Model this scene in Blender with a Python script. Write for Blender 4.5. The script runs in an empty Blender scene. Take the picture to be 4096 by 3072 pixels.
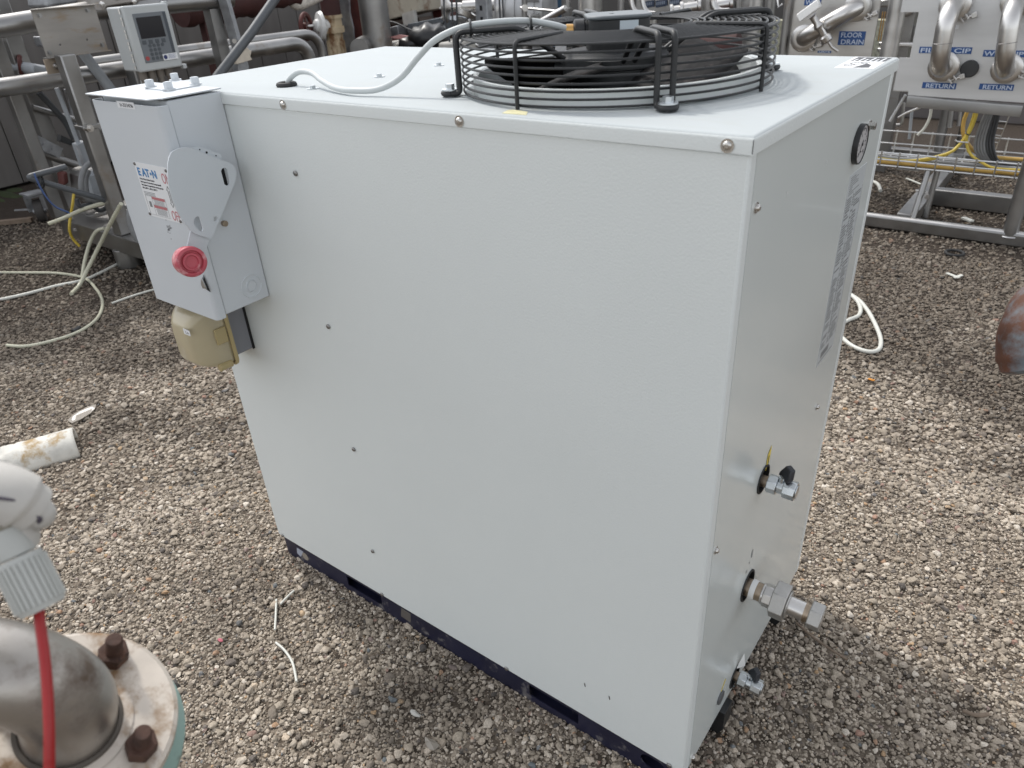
import bpy, bmesh, math, random
import numpy as np
from mathutils import Vector, Matrix
R = math.radians
sc = bpy.context.scene
col = sc.collection
random.seed(7)

# ------------------------------------------------------------------ camera
CAM = Vector((1.6580, -0.8877, 1.5663))
F4 = 2925.17                                   # focal length in pixels of the 4096 px wide photograph
RX = Vector((0.80023, 0.59725, -0.05456)).normalized()
FW = Vector((-0.53889, 0.67525, -0.50367))
FW = (FW - RX * FW.dot(RX)).normalized()
DN = FW.cross(RX)
cam = bpy.data.cameras.new('camera')
cam.sensor_width = 36.0
cam.lens = F4 / 4096 * 36
cam.clip_start = 0.02
cam.clip_end = 200
cam.dof.use_dof = True
cam.dof.focus_distance = 1.75
cam.dof.aperture_fstop = 7.0
co = bpy.data.objects.new('camera', cam)
col.objects.link(co)
M3 = Matrix((RX, -DN, -FW)).transposed()
co.matrix_world = Matrix.Translation(CAM) @ M3.to_4x4()
sc.camera = co

# ------------------------------------------------------------------ daylight under thin cloud
w = bpy.data.worlds.new('World')
sc.world = w
w.use_nodes = True
nt = w.node_tree
bg = nt.nodes['Background']
sky = nt.nodes.new('ShaderNodeTexSky')
sky.sky_type = 'NISHITA'
sky.sun_disc = False
SUN = Vector((-0.665, 0.165, 0.95)).normalized()   # towards the sun
sky.sun_elevation = math.asin(SUN.z)
sky.sun_rotation = math.atan2(SUN.x, SUN.y)
sky.altitude = 100
sky.air_density = 1.0
sky.dust_density = 1.5
hs = nt.nodes.new('ShaderNodeHueSaturation')
hs.inputs['Saturation'].default_value = 0.20
nt.links.new(sky.outputs[0], hs.inputs['Color'])
nt.links.new(hs.outputs[0], bg.inputs['Color'])
bg.inputs['Strength'].default_value = 0.15
sl = bpy.data.lights.new('sun', 'SUN')
sl.energy = 1.15
sl.angle = R(6)
sl.color = (1.0, 0.96, 0.90)
so = bpy.data.objects.new('sun', sl)
col.objects.link(so)
so.rotation_euler = (-SUN).to_track_quat('-Z', 'Y').to_euler()
so.location = (0, 0, 8)
sc.view_settings.view_transform = 'Standard'
sc.view_settings.look = 'None'
sc.view_settings.gamma = 1
sc.view_settings.use_curve_mapping = False
sc.view_settings.exposure = 0.98

# ------------------------------------------------------------------ measuring helpers (pixels of a 2212 px wide view of the photograph)
K = 4096 / 2212
def ray(u, v):
    return (RX * ((u * K - 2048) / F4) + DN * ((v * K - 1536) / F4) + FW)
def at(u, v, ax, val):                          # the point of plane x|y|z = val seen at (u, v)
    d = ray(u, v)
    return CAM + d * ((val - CAM[ax]) / d[ax])
def atd(u, v, dist):
    return CAM + ray(u, v).normalized() * dist
def pj(p):
    q = Vector(p) - CAM
    z = q.dot(FW)
    return ((2048 + F4 * q.dot(RX) / z) / K, (1536 + F4 * q.dot(DN) / z) / K)
def ztop(x, y, v):                              # height at which a vertical line over (x, y) reaches picture row v
    a, b = -1.0, 2.6
    for _ in range(40):
        m = (a + b) / 2
        if pj((x, y, m))[1] > v: a = m
        else: b = m
    return a
def lin(r, g=None, b=None):
    c = (r, g, b) if g is not None else r
    return tuple(((x / 255 + 0.055) / 1.055) ** 2.4 if x > 10 else x / 255 / 12.92 for x in c)

# ------------------------------------------------------------------ materials
MATS = {}
def mat(name, base, rough=0.5, metal=0.0, var=0.0, vscale=6.0, bump=0.0, bscale=200.0, stain=None, stain_amt=0.4,
        stain_scale=5.0, stretch=None, trans=0.0, spec=0.5, coat=0.0, alpha=1.0, aniso=0.0):
    if name in MATS: return MATS[name]
    m = bpy.data.materials.new(name); m.use_nodes = True
    n = m.node_tree.nodes; l = m.node_tree.links
    b = n['Principled BSDF']
    base = tuple(base)
    b.inputs['Base Color'].default_value = base + (1,)
    b.inputs['Roughness'].default_value = rough
    b.inputs['Metallic'].default_value = metal
    b.inputs['Specular IOR Level'].default_value = spec
    b.inputs['Coat Weight'].default_value = coat
    if trans: b.inputs['Transmission Weight'].default_value = trans
    if alpha < 1: b.inputs['Alpha'].default_value = alpha
    src = None
    tc = n.new('ShaderNodeTexCoord')
    mp = n.new('ShaderNodeMapping')
    l.new(tc.outputs['Object'], mp.inputs['Vector'])
    if stretch: mp.inputs['Scale'].default_value = stretch
    if var > 0:
        t = n.new('ShaderNodeTexNoise'); t.inputs['Scale'].default_value = vscale; t.inputs['Detail'].default_value = 6
        l.new(mp.outputs[0], t.inputs['Vector'])
        r = n.new('ShaderNodeMapRange'); r.inputs['From Min'].default_value = 0.3; r.inputs['From Max'].default_value = 0.7
        r.inputs['To Min'].default_value = 1 - var; r.inputs['To Max'].default_value = 1 + var
        l.new(t.outputs['Fac'], r.inputs['Value'])
        x = n.new('ShaderNodeMix'); x.data_type = 'RGBA'; x.blend_type = 'MULTIPLY'; x.inputs['Factor'].default_value = 1
        x.inputs[6].default_value = base + (1,)
        l.new(r.outputs[0], x.inputs[7])
        src = x.outputs[2]
        rr = n.new('ShaderNodeMapRange'); rr.inputs['To Min'].default_value = max(0.02, rough - 0.12 * (1 if metal else .5)); rr.inputs['To Max'].default_value = rough + 0.12 * (1 if metal else .5)
        l.new(t.outputs['Fac'], rr.inputs['Value']); l.new(rr.outputs[0], b.inputs['Roughness'])
    if stain is not None:
        t2 = n.new('ShaderNodeTexNoise'); t2.inputs['Scale'].default_value = stain_scale; t2.inputs['Detail'].default_value = 8
        t2.inputs['Roughness'].default_value = 0.65
        l.new(mp.outputs[0], t2.inputs['Vector'])
        r2 = n.new('ShaderNodeValToRGB')
        c0 = 0.62 - 0.3 * stain_amt
        r2.color_ramp.elements[0].position = c0; r2.color_ramp.elements[1].position = min(1, c0 + 0.12)
        l.new(t2.outputs['Fac'], r2.inputs['Fac'])
        x2 = n.new('ShaderNodeMix'); x2.data_type = 'RGBA'
        l.new(r2.outputs['Color'], x2.inputs['Factor'])
        if src: l.new(src, x2.inputs[6])
        else: x2.inputs[6].default_value = base + (1,)
        x2.inputs[7].default_value = tuple(stain) + (1,)
        src = x2.outputs[2]
        if metal:
            im = n.new('ShaderNodeMapRange'); im.inputs['To Min'].default_value = metal; im.inputs['To Max'].default_value = 0.1
            l.new(r2.outputs['Color'], im.inputs['Value']); l.new(im.outputs[0], b.inputs['Metallic'])
    if src: l.new(src, b.inputs['Base Color'])
    if bump > 0:
        t3 = n.new('ShaderNodeTexNoise'); t3.inputs['Scale'].default_value = bscale; t3.inputs['Detail'].default_value = 3
        l.new(mp.outputs[0], t3.inputs['Vector'])
        bu = n.new('ShaderNodeBump'); bu.inputs['Strength'].default_value = bump; bu.inputs['Distance'].default_value = 0.002
        l.new(t3.outputs['Fac'], bu.inputs['Height']); l.new(bu.outputs[0], b.inputs['Normal'])
    MATS[name] = m
    return m

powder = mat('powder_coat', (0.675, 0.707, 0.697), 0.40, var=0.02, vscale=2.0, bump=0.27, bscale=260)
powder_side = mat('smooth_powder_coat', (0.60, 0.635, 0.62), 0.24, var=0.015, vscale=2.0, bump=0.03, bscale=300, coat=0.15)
powder_top = mat('dusty_dimmed_lid_top', (0.46, 0.49, 0.497), 0.8, spec=0.10, var=0.015, vscale=3.0, bump=0.18, bscale=260,  # dust, plus base darkened on upward faces to hold down sunlit glare
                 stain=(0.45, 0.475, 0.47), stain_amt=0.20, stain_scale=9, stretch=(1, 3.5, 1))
ansi = mat('grey_enamel', (0.56, 0.59, 0.615), 0.38, var=0.02, vscale=5, bump=0.08, bscale=500)
ansi_d = mat('grey_enamel_handle', (0.55, 0.585, 0.61), 0.42, var=0.02, vscale=8, bump=0.05, bscale=500)
navy = mat('navy_paint', lin(30, 31, 52), 0.45, var=0.15, vscale=12, stain=(0.16, 0.15, 0.15), stain_amt=0.12, stain_scale=20, bump=0.15)
black = mat('black_plastic', (0.018, 0.019, 0.020), 0.45, var=0.1, vscale=20)
blackw = mat('black_coated_wire', (0.016, 0.017, 0.018), 0.5, var=0.15, vscale=40)
blackm = mat('black_motor_paint', (0.020, 0.022, 0.024), 0.5, var=0.2, vscale=15, bump=0.1, bscale=300)
greylid = mat('sky_lit_motor_lid', (0.13, 0.145, 0.155), 0.5, var=0.1, vscale=10)  # sky reflection put into the colour; the box itself is black
screwd = mat('dull_screw', (0.30, 0.29, 0.28), 0.35, 0.9, var=0.15, vscale=60)
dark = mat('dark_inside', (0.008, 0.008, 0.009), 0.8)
rubber = mat('black_rubber', (0.02, 0.02, 0.02), 0.7)
screwm = mat('stainless_screw', (0.60, 0.58, 0.55), 0.28, 1.0, var=0.15, vscale=60)
zinc = mat('zinc_plated', (0.62, 0.65, 0.67), 0.3, 1.0, var=0.1, vscale=40)
steel = mat('brushed_stainless', (0.55, 0.54, 0.525), 0.36, 1.0, var=0.10, vscale=4, bump=0.05, bscale=90, stretch=(1, 1, 4))
steel_p = mat('stainless_tube', (0.60, 0.585, 0.565), 0.32, 1.0, var=0.10, vscale=8)
steel_d = mat('dull_stainless', (0.31, 0.305, 0.298), 0.40, 1.0, var=0.18, vscale=5, bump=0.08, bscale=60, stain=(0.20, 0.16, 0.12), stain_amt=0.08, stain_scale=3)
steel_plate = mat('stained_stainless_plate', (0.34, 0.32, 0.295), 0.55, 0.6, var=0.12, vscale=7, stain=(0.27, 0.20, 0.13), stain_amt=0.28, stain_scale=5, stretch=(1, 0.6, 2.2))
siding = mat('wall_sheet', (0.135, 0.125, 0.117), 0.5, 0.25, var=0.14, vscale=2.5, stretch=(1, 3, 0.4))
galv = mat('galvanised_steel', (0.36, 0.37, 0.385), 0.5, 0.75, var=0.25, vscale=14)
castst = mat('cast_stainless', (0.46, 0.45, 0.43), 0.48, 0.9, var=0.12, vscale=30, bump=0.2, bscale=400)
brownst = mat('heat_tinted_stainless', (0.36, 0.29, 0.22), 0.38, 0.95, var=0.25, vscale=50)
white = mat('white_plastic', (0.75, 0.75, 0.73), 0.4, var=0.03, vscale=10)
label = mat('white_label', (0.72, 0.73, 0.74), 0.45)
ink = mat('black_ink', (0.03, 0.03, 0.035), 0.5)
greyink = mat('grey_ink', (0.19, 0.20, 0.205), 0.5)
blueink = mat('blue_ink', (0.035, 0.16, 0.40), 0.5)
redink = mat('red_ink', (0.55, 0.10, 0.10), 0.5)
yellow = mat('yellow_label', (0.72, 0.55, 0.06), 0.5)
paleyel = mat('faded_yellow_label', (0.66, 0.62, 0.38), 0.55, var=0.1, vscale=60)
signblue = mat('blue_sign_vinyl', (0.025, 0.085, 0.26), 0.35)
signtxt = mat('sign_lettering', (0.55, 0.62, 0.74), 0.4)
red = mat('red_knob_plastic', (0.46, 0.075, 0.10), 0.42, var=0.08, vscale=20, stain=(0.62, 0.33, 0.34), stain_amt=0.25, stain_scale=25)
redcab = mat('red_cable_sheath', (0.30, 0.012, 0.013), 0.45, var=0.05, vscale=30)
cable_g = mat('grey_cable_sheath', (0.50, 0.53, 0.53), 0.45, var=0.04, vscale=20)
beigecov = mat('yellowed_polycarbonate', (0.64, 0.56, 0.38), 0.32, var=0.08, vscale=9, trans=0.38, coat=0.3)
ptfe = mat('white_tape', (0.82, 0.82, 0.80), 0.55)
brass = mat('brass_gland', (0.55, 0.33, 0.12), 0.35, 1.0)
rust = mat('rusty_bolt', (0.060, 0.028, 0.018), 0.75, 0.0, var=0.4, vscale=60, bump=0.5, bscale=250, stain=(0.14, 0.06, 0.03), stain_amt=0.25, stain_scale=40)
flangem = mat('pitted_stainless_flange', (0.58, 0.52, 0.45), 0.48, 0.35, var=0.15, vscale=14, bump=0.12, bscale=120, stain=(0.24, 0.15, 0.08), stain_amt=0.42, stain_scale=16)
elbowm = mat('weathered_stainless_elbow', (0.36, 0.335, 0.305), 0.34, 0.8, var=0.22, vscale=7, bump=0.12, bscale=90, stain=(0.10, 0.07, 0.05), stain_amt=0.36, stain_scale=9)
teal = mat('teal_paint', (0.24, 0.35, 0.31), 0.45, var=0.08, vscale=12, stain=(0.08, 0.04, 0.02), stain_amt=0.16, stain_scale=16, bump=0.1)
rustblue = mat('rust_over_blue_paint', (0.11, 0.042, 0.022), 0.7, var=0.35, vscale=14, bump=0.3, bscale=60, stain=(0.15, 0.20, 0.23), stain_amt=0.50, stain_scale=6)
wrap = mat('white_pipe_jacket', (0.50, 0.48, 0.445), 0.6, var=0.12, vscale=12, bump=0.15, bscale=120)
insul = mat('pipe_insulation', (0.60, 0.58, 0.53), 0.75, var=0.2, vscale=14, bump=0.9, bscale=60, stain=(0.36, 0.25, 0.12), stain_amt=0.30, stain_scale=11)
fluff = mat('torn_insulation_wool', (0.60, 0.56, 0.50), 0.95, var=0.25, vscale=30, bump=1.0, bscale=120)
hosew = mat('clear_yellowed_hose', (0.56, 0.55, 0.43), 0.35, var=0.05, vscale=9, trans=0.15)
hosewh = mat('white_hose', (0.58, 0.58, 0.53), 0.4, var=0.04, vscale=12)
hoseyel = mat('yellow_striped_hose', (0.60, 0.44, 0.06), 0.45, var=0.1, vscale=10)
cabyel = mat('yellow_cable', (0.50, 0.38, 0.06), 0.42, var=0.08, vscale=15)
caborg = mat('orange_cable', (0.50, 0.32, 0.08), 0.42, var=0.08, vscale=15)
cabgrey = mat('grey_cable', (0.20, 0.205, 0.21), 0.5, var=0.1, vscale=15)
cabdk = mat('dark_grey_cable', (0.045, 0.048, 0.052), 0.5, var=0.1, vscale=15)
pvc = mat('grey_pvc_pipe', (0.085, 0.092, 0.10), 0.45, var=0.1, vscale=10)
condlt = mat('light_grey_conduit', (0.30, 0.32, 0.34), 0.5, var=0.1, vscale=10)
bluecord = mat('blue_cord', (0.05, 0.09, 0.22), 0.5)
enclos = mat('white_enclosure', (0.44, 0.46, 0.46), 0.4, var=0.03, vscale=6)
panelgrey = mat('keypad_membrane', (0.15, 0.165, 0.18), 0.45)
glassdk = mat('dark_display_glass', (0.02, 0.02, 0.024), 0.12)
buttonm = mat('keypad_button', (0.07, 0.08, 0.09), 0.5)
redlag = mat('dark_red_lagging', (0.055, 0.018, 0.016), 0.7, var=0.2, vscale=9, bump=0.4, bscale=25)
redpaint = mat('red_oxide_paint', (0.09, 0.022, 0.018), 0.6, var=0.25, vscale=10)
rustpipe = mat('rust_streaked_cream_pipe', (0.55, 0.45, 0.30), 0.6, var=0.12, vscale=12, bump=0.2, bscale=60, stain=(0.20, 0.10, 0.04), stain_amt=0.36, stain_scale=7, stretch=(1, 1, 0.5))
cream = mat('cream_painted_box', (0.46, 0.42, 0.34), 0.55, var=0.1, vscale=5, stain=(0.17, 0.09, 0.05), stain_amt=0.22, stain_scale=4)
concrete = mat('pale_block', (0.47, 0.455, 0.42), 0.8, var=0.15, vscale=12, bump=0.4, bscale=60)
cardb = mat('cream_board', (0.60, 0.54, 0.45), 0.7, var=0.1, vscale=20)
blackbag = mat('black_sack', (0.012, 0.012, 0.013), 0.38, bump=0.6, bscale=25)
bluedrum = mat('blue_drum_plastic', (0.03, 0.075, 0.13), 0.45)
bluetub = mat('bright_blue_plastic', (0.01, 0.09, 0.34), 0.4)
alu = mat('cast_aluminium_motor', (0.50, 0.50, 0.50), 0.45, 0.8, var=0.12, vscale=8)
wood = mat('weathered_wood', (0.20, 0.15, 0.11), 0.8, var=0.2, vscale=20)
moss = mat('moss', (0.030, 0.042, 0.013), 0.9, var=0.3, vscale=20)
plastic_bit = mat('clear_plastic_scrap', (0.36, 0.32, 0.27), 0.35, trans=0.35)
pink = mat('pink_scrap', (0.55, 0.16, 0.20), 0.6)
orange = mat('orange_scrap', (0.60, 0.24, 0.03), 0.6)

# ------------------------------------------------------------------ mesh helpers
def basis(d):
    d = Vector(d).normalized()
    a = Vector((0, 0, 1)) if abs(d.z) < 0.9 else Vector((1, 0, 0))
    x = a.cross(d).normalized()
    return x, d.cross(x), d
class MB:
    def __init__(s): s.v = []; s.f = []
    def add(s, vs, fs):
        o = len(s.v); s.v += [tuple(v) for v in vs]; s.f += [tuple(i + o for i in f) for f in fs]; return s
    def box(s, x0, x1, y0, y1, z0, z1):
        vs = [(x, y, z) for z in (z0, z1) for y in (y0, y1) for x in (x0, x1)]
        return s.add(vs, [(0, 2, 3, 1), (4, 5, 7, 6), (0, 1, 5, 4), (2, 6, 7, 3), (0, 4, 6, 2), (1, 3, 7, 5)])
    def obox(s, c, ax, ay, az):                     # centre, half-axis vectors
        c, ax, ay, az = map(Vector, (c, ax, ay, az))
        vs = [c + ax * i + ay * j + az * k for k in (-1, 1) for j in (-1, 1) for i in (-1, 1)]
        return s.add(vs, [(0, 2, 3, 1), (4, 5, 7, 6), (0, 1, 5, 4), (2, 6, 7, 3), (0, 4, 6, 2), (1, 3, 7, 5)])
    def bar(s, p, q, wd, ht, up=(0, 0, 1)):
        p, q = Vector(p), Vector(q); d = (q - p).normalized(); up = Vector(up)
        x = up.cross(d)
        if x.length < 1e-4: x = Vector((1, 0, 0)).cross(d)
        x.normalize(); y = d.cross(x)
        return s.obox((p + q) / 2, x * wd / 2, y * ht / 2, (q - p) / 2)
    def cyl(s, p, q, r, n=16, r2=None, cap=True):
        p, q = Vector(p), Vector(q); x, y, d = basis(q - p); r2 = r if r2 is None else r2
        vs = []
        for c, rr in ((p, r), (q, r2)):
            for i in range(n):
                a = 2 * math.pi * i / n; vs.append(c + x * (rr * math.cos(a)) + y * (rr * math.sin(a)))
        fs = [(i, (i + 1) % n, n + (i + 1) % n, n + i) for i in range(n)]
        if cap: fs += [tuple(range(n))[::-1], tuple(range(n, 2 * n))]
        return s.add(vs, fs)
    def hexa(s, p, q, r): return s.cyl(p, q, r, 6)
    def lathe(s, prof, o, d, n=24, cap=True):                 # profile of (radius, distance along d)
        o = Vector(o); x, y, d = basis(d); vs = []; fs = []
        for r, t in prof:
            for i in range(n):
                a = 2 * math.pi * i / n; vs.append(o + d * t + x * (r * math.cos(a)) + y * (r * math.sin(a)))
        for k in range(len(prof) - 1):
            for i in range(n):
                j = (i + 1) % n
                fs.append((k * n + i, k * n + j, (k + 1) * n + j, (k + 1) * n + i))
        if cap and prof[0][0] > 1e-5: fs.append(tuple(range(n))[::-1])
        if cap and prof[-1][0] > 1e-5: fs.append(tuple(range((len(prof) - 1) * n, len(prof) * n)))
        return s.add(vs, fs)
    def tube(s, pts, r, n=10, closed=False, cap=True):
        pts = [Vector(p) for p in pts]; m = len(pts); rs = r if hasattr(r, '__len__') else [r] * m
        x = None; vs = []; fs = []
        for i, p in enumerate(pts):
            a = pts[i - 1] if (i > 0 or closed) else p
            b = pts[(i + 1) % m] if (i < m - 1 or closed) else p
            d = (b - a).normalized()
            if x is None: x = basis(d)[0]
            else:
                x = (x - d * x.dot(d))
                x = x.normalized() if x.length > 1e-6 else basis(d)[0]
            y = d.cross(x)
            for k in range(n):
                t = 2 * math.pi * k / n; vs.append(p + x * (rs[i] * math.cos(t)) + y * (rs[i] * math.sin(t)))
        for i in range(m if closed else m - 1):
            i2 = (i + 1) % m
            for k in range(n):
                k2 = (k + 1) % n; fs.append((i * n + k, i * n + k2, i2 * n + k2, i2 * n + k))
        if cap and not closed: fs += [tuple(range(n))[::-1], tuple(range((m - 1) * n, m * n))]
        return s.add(vs, fs)
    def ring(s, c, d, r, tr, n=64, k=8):
        x, y, d = basis(d); c = Vector(c)
        return s.tube([c + x * (r * math.cos(2 * math.pi * i / n)) + y * (r * math.sin(2 * math.pi * i / n)) for i in range(n)], tr, k, True)
    def prism(s, poly, vec):
        poly = [Vector(p) for p in poly]; vec = Vector(vec); n = len(poly)
        nrm = Vector((0, 0, 0))
        for i in range(n): nrm += poly[i].cross(poly[(i + 1) % n])
        if nrm.dot(vec) < 0: poly = poly[::-1]
        vs = poly + [p + vec for p in poly]
        fs = [tuple(range(n))[::-1], tuple(range(n, 2 * n))] + [(i, (i + 1) % n, n + (i + 1) % n, n + i) for i in range(n)]
        return s.add(vs, fs)
    def ball(s, c, rx, ry=None, rz=None, nu=16, nv=10):
        ry = ry or rx; rz = rz or rx; c = Vector(c); vs = [c + Vector((0, 0, -rz))]; fs = []
        for j in range(1, nv):
            p = -math.pi / 2 + math.pi * j / nv
            for i in range(nu):
                a = 2 * math.pi * i / nu
                vs.append(c + Vector((rx * math.cos(p) * math.cos(a), ry * math.cos(p) * math.sin(a), rz * math.sin(p))))
        vs.append(c + Vector((0, 0, rz))); t = len(vs) - 1
        for i in range(nu): fs.append((0, 1 + (i + 1) % nu, 1 + i))
        for j in range(nv - 2):
            for i in range(nu):
                a = 1 + j * nu; b = a + nu; i2 = (i + 1) % nu; fs.append((a + i, a + i2, b + i2, b + i))
        for i in range(nu): fs.append((t, 1 + (nv - 2) * nu + i, 1 + (nv - 2) * nu + (i + 1) % nu))
        return s.add(vs, fs)
    def mesh(s, name, m, angle=38):
        me = bpy.data.meshes.new(name); me.from_pydata(s.v, [], s.f); me.validate(); me.update()
        if m: me.materials.append(m)
        me.shade_smooth(); me.set_sharp_from_angle(angle=R(angle))
        return me
    def build(s, name, m, parent=None, bevel=0.0, angle=38, seg=2):
        return link(s.mesh(name, m, angle), name, parent, bevel, seg)
def link(me, name, parent=None, bevel=0.0, seg=2):
    o = bpy.data.objects.new(name, me); col.objects.link(o)
    if parent is not None: attach(o, parent)
    if bevel:
        b = o.modifiers.new('bevel', 'BEVEL'); b.width = bevel; b.segments = seg; b.limit_method = 'ANGLE'; b.angle_limit = R(35)
        b.use_clamp_overlap = True
    return o
WORLD = {}
def world_of(o):
    if o is None: return Matrix.Identity(4)
    return world_of(o.parent) @ o.matrix_parent_inverse @ o.matrix_basis
def attach(o, parent):
    o.parent = parent
    o.matrix_parent_inverse = world_of(parent).inverted()
def tag(o, lab=None, cat=None, group=None, kind=None):
    if lab: o['label'] = lab
    if cat: o['category'] = cat
    if group: o['group'] = group
    if kind: o['kind'] = kind
    return o
def thing(name, lab, cat, loc, group=None):
    o = bpy.data.objects.new(name, None); col.objects.link(o); o.location = loc; o.empty_display_size = 0.05
    return tag(o, lab, cat, group)
def spline(pts, k=8, closed=False):                 # Catmull-Rom through the points
    P = [Vector(p) for p in pts]; out = []; n = len(P)
    for i in range(n if closed else n - 1):
        p0 = P[i - 1] if (i > 0 or closed) else P[0] * 2 - P[1]
        p1 = P[i]; p2 = P[(i + 1) % n]
        p3 = P[(i + 2) % n] if (i + 2 < n or closed) else P[-1] * 2 - P[-2]
        for j in range(k):
            t = j / k
            out.append(0.5 * ((2 * p1) + (p2 - p0) * t + (2 * p0 - 5 * p1 + 4 * p2 - p3) * t * t + (3 * p1 - p0 - 3 * p2 + p3) * t ** 3))
    if not closed: out.append(P[-1])
    return out
def fillet(pts, r, k=6):                            # polyline with rounded corners
    P = [Vector(p) for p in pts]; out = [P[0]]
    for i in range(1, len(P) - 1):
        a = (P[i - 1] - P[i]); b = (P[i + 1] - P[i]); rr = min(r, a.length * 0.49, b.length * 0.49)
        a = P[i] + a.normalized() * rr; b = P[i] + b.normalized() * rr
        for j in range(k + 1):
            t = j / k; out.append(a * (1 - t) ** 2 + P[i] * 2 * t * (1 - t) + b * t * t)
    out.append(P[-1]); return out
def curve_plate(name, outer, holes, thick, mtx, m, parent=None, bevel=0.0):   # flat sheet with real holes; outlines are 2-D lists
    cu = bpy.data.curves.new(name, 'CURVE'); cu.dimensions = '2D'; cu.fill_mode = 'BOTH'; cu.extrude = thick / 2
    for poly in [outer] + list(holes):
        sp = cu.splines.new('POLY'); sp.points.add(len(poly) - 1); sp.use_cyclic_u = True
        for i, p in enumerate(poly): sp.points[i].co = (p[0], p[1], 0, 1)
    o = bpy.data.objects.new(name, cu); col.objects.link(o)
    me = bpy.data.meshes.new_from_object(o.evaluated_get(bpy.context.evaluated_depsgraph_get()))
    bpy.data.objects.remove(o); bpy.data.curves.remove(cu)
    me.transform(mtx); me.materials.clear(); me.materials.append(m); me.name = name
    me.shade_smooth(); me.set_sharp_from_angle(angle=R(30))
    return link(me, name, parent, bevel)
def circle(cx, cy, r, n=32): return [(cx + r * math.cos(2 * math.pi * i / n), cy + r * math.sin(2 * math.pi * i / n)) for i in range(n)]
def slot(cx, cy, hw, hh, ang=0, n=8):               # rounded slot, hw < hh
    pts = []
    for sg, a0 in ((1, 0), (-1, math.pi)):
        for i in range(n + 1):
            a = a0 + math.pi * i / n; pts.append((hw * math.cos(a), sg * (hh - hw) + hw * math.sin(a)))
    c, s = math.cos(ang), math.sin(ang)
    return [(cx + x * c - y * s, cy + x * s + y * c) for x, y in pts]
def frame(o, x, y):                                 # matrix whose columns are x, y, x cross y
    x = Vector(x).normalized(); y = Vector(y); y = (y - x * y.dot(x)).normalized(); z = x.cross(y)
    m = Matrix((x, y, z)).transposed().to_4x4(); m.translation = Vector(o); return m
FONT = {}
def text(name, s, size, o, x, y, m, parent, spacing=1.0, depth=0.0004, width=None, shear=0.0, bold=0.0, align='LEFT'):
    cu = bpy.data.curves.new(name, 'FONT'); cu.body = s; cu.size = size; cu.extrude = depth / 2; cu.space_character = spacing
    cu.shear = shear; cu.offset = bold; cu.align_x = align; cu.resolution_u = 3; cu.space_line = 0.85
    ob = bpy.data.objects.new(name, cu); col.objects.link(ob)
    me = bpy.data.meshes.new_from_object(ob.evaluated_get(bpy.context.evaluated_depsgraph_get()))
    bpy.data.objects.remove(ob); bpy.data.curves.remove(cu)
    if width and len(me.vertices):
        xs = [v.co.x for v in me.vertices]; k = width / (max(xs) - min(xs)); me.transform(Matrix.Diagonal((k, 1, 1, 1)))
    me.transform(frame(o, x, y)); me.materials.clear(); me.materials.append(m); me.name = name
    return link(me, name, parent)
def copies(proto, places, parent):                  # places: list of matrices applied to the shared mesh
    out = []
    for i, mt in enumerate(places):
        o = proto if i == 0 else proto.copy()
        if i: col.objects.link(o)
        o.parent = parent; o.matrix_parent_inverse = world_of(parent).inverted(); o.matrix_basis = mt
        out.append(o)
    return out
def facing(p, d, spin=0.0):                         # matrix at p, local z along d
    x, y, d = basis(d); m = Matrix((x, y, d)).transposed().to_4x4(); m.translation = Vector(p)
    return m @ Matrix.Rotation(spin, 4, 'Z')
def slab(name, uv, ax, val, depth, m, parent=None, bevel=0.0):   # outline on plane ax = val, depth runs away from the viewer
    P = [at(u, v, ax, val) for u, v in uv]
    vec = Vector((0, 0, 0)); vec[ax] = depth * (1 if ray(*uv[0])[ax] > 0 else -1)
    return MB().prism(P, vec).build(name, m, parent, bevel)
# ------------------------------------------------------------------ ground and gravel
W, D, H, ZT = 1.3409, 0.7131, 1.345, 1.3671
def make_ground():
    m = bpy.data.materials.new('gravel_bed'); m.use_nodes = True
    n = m.node_tree.nodes; l = m.node_tree.links; b = n['Principled BSDF']
    b.inputs['Roughness'].default_value = 0.95; b.inputs['Specular IOR Level'].default_value = 0.2
    tc = n.new('ShaderNodeTexCoord')
    vo = n.new('ShaderNodeTexVoronoi'); vo.inputs['Scale'].default_value = 75
    l.new(tc.outputs['Object'], vo.inputs['Vector'])
    rp = n.new('ShaderNodeValToRGB'); e = rp.color_ramp.elements
    e[0].position = 0; e[0].color = lin(62, 55, 48) + (1,); e[1].position = 1; e[1].color = lin(140, 129, 116) + (1,)
    k = rp.color_ramp.elements.new(0.5); k.color = lin(104, 94, 83) + (1,)
    sep = n.new('ShaderNodeSeparateColor'); l.new(vo.outputs['Color'], sep.inputs[0]); l.new(sep.outputs[0], rp.inputs['Fac'])
    fac = dirt_nodes(n, l, tc.outputs['Object'])
    x = n.new('ShaderNodeMix'); x.data_type = 'RGBA'
    l.new(fac, x.inputs['Factor']); l.new(rp.outputs[0], x.inputs[6]); x.inputs[7].default_value = lin(58, 51, 45) + (1,)
    l.new(x.outputs[2], b.inputs['Base Color'])
    bu = n.new('ShaderNodeBump'); bu.inputs['Strength'].default_value = 0.9; bu.inputs['Distance'].default_value = 0.008; bu.invert = True
    l.new(vo.outputs['Distance'], bu.inputs['Height']); l.new(bu.outputs[0], b.inputs['Normal'])
    o = MB().add([(-30, -15, 0), (25, -15, 0), (25, 40, 0), (-30, 40, 0)], [(0, 1, 2, 3)]).build('ground', m)
    tag(o, kind='structure')
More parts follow.
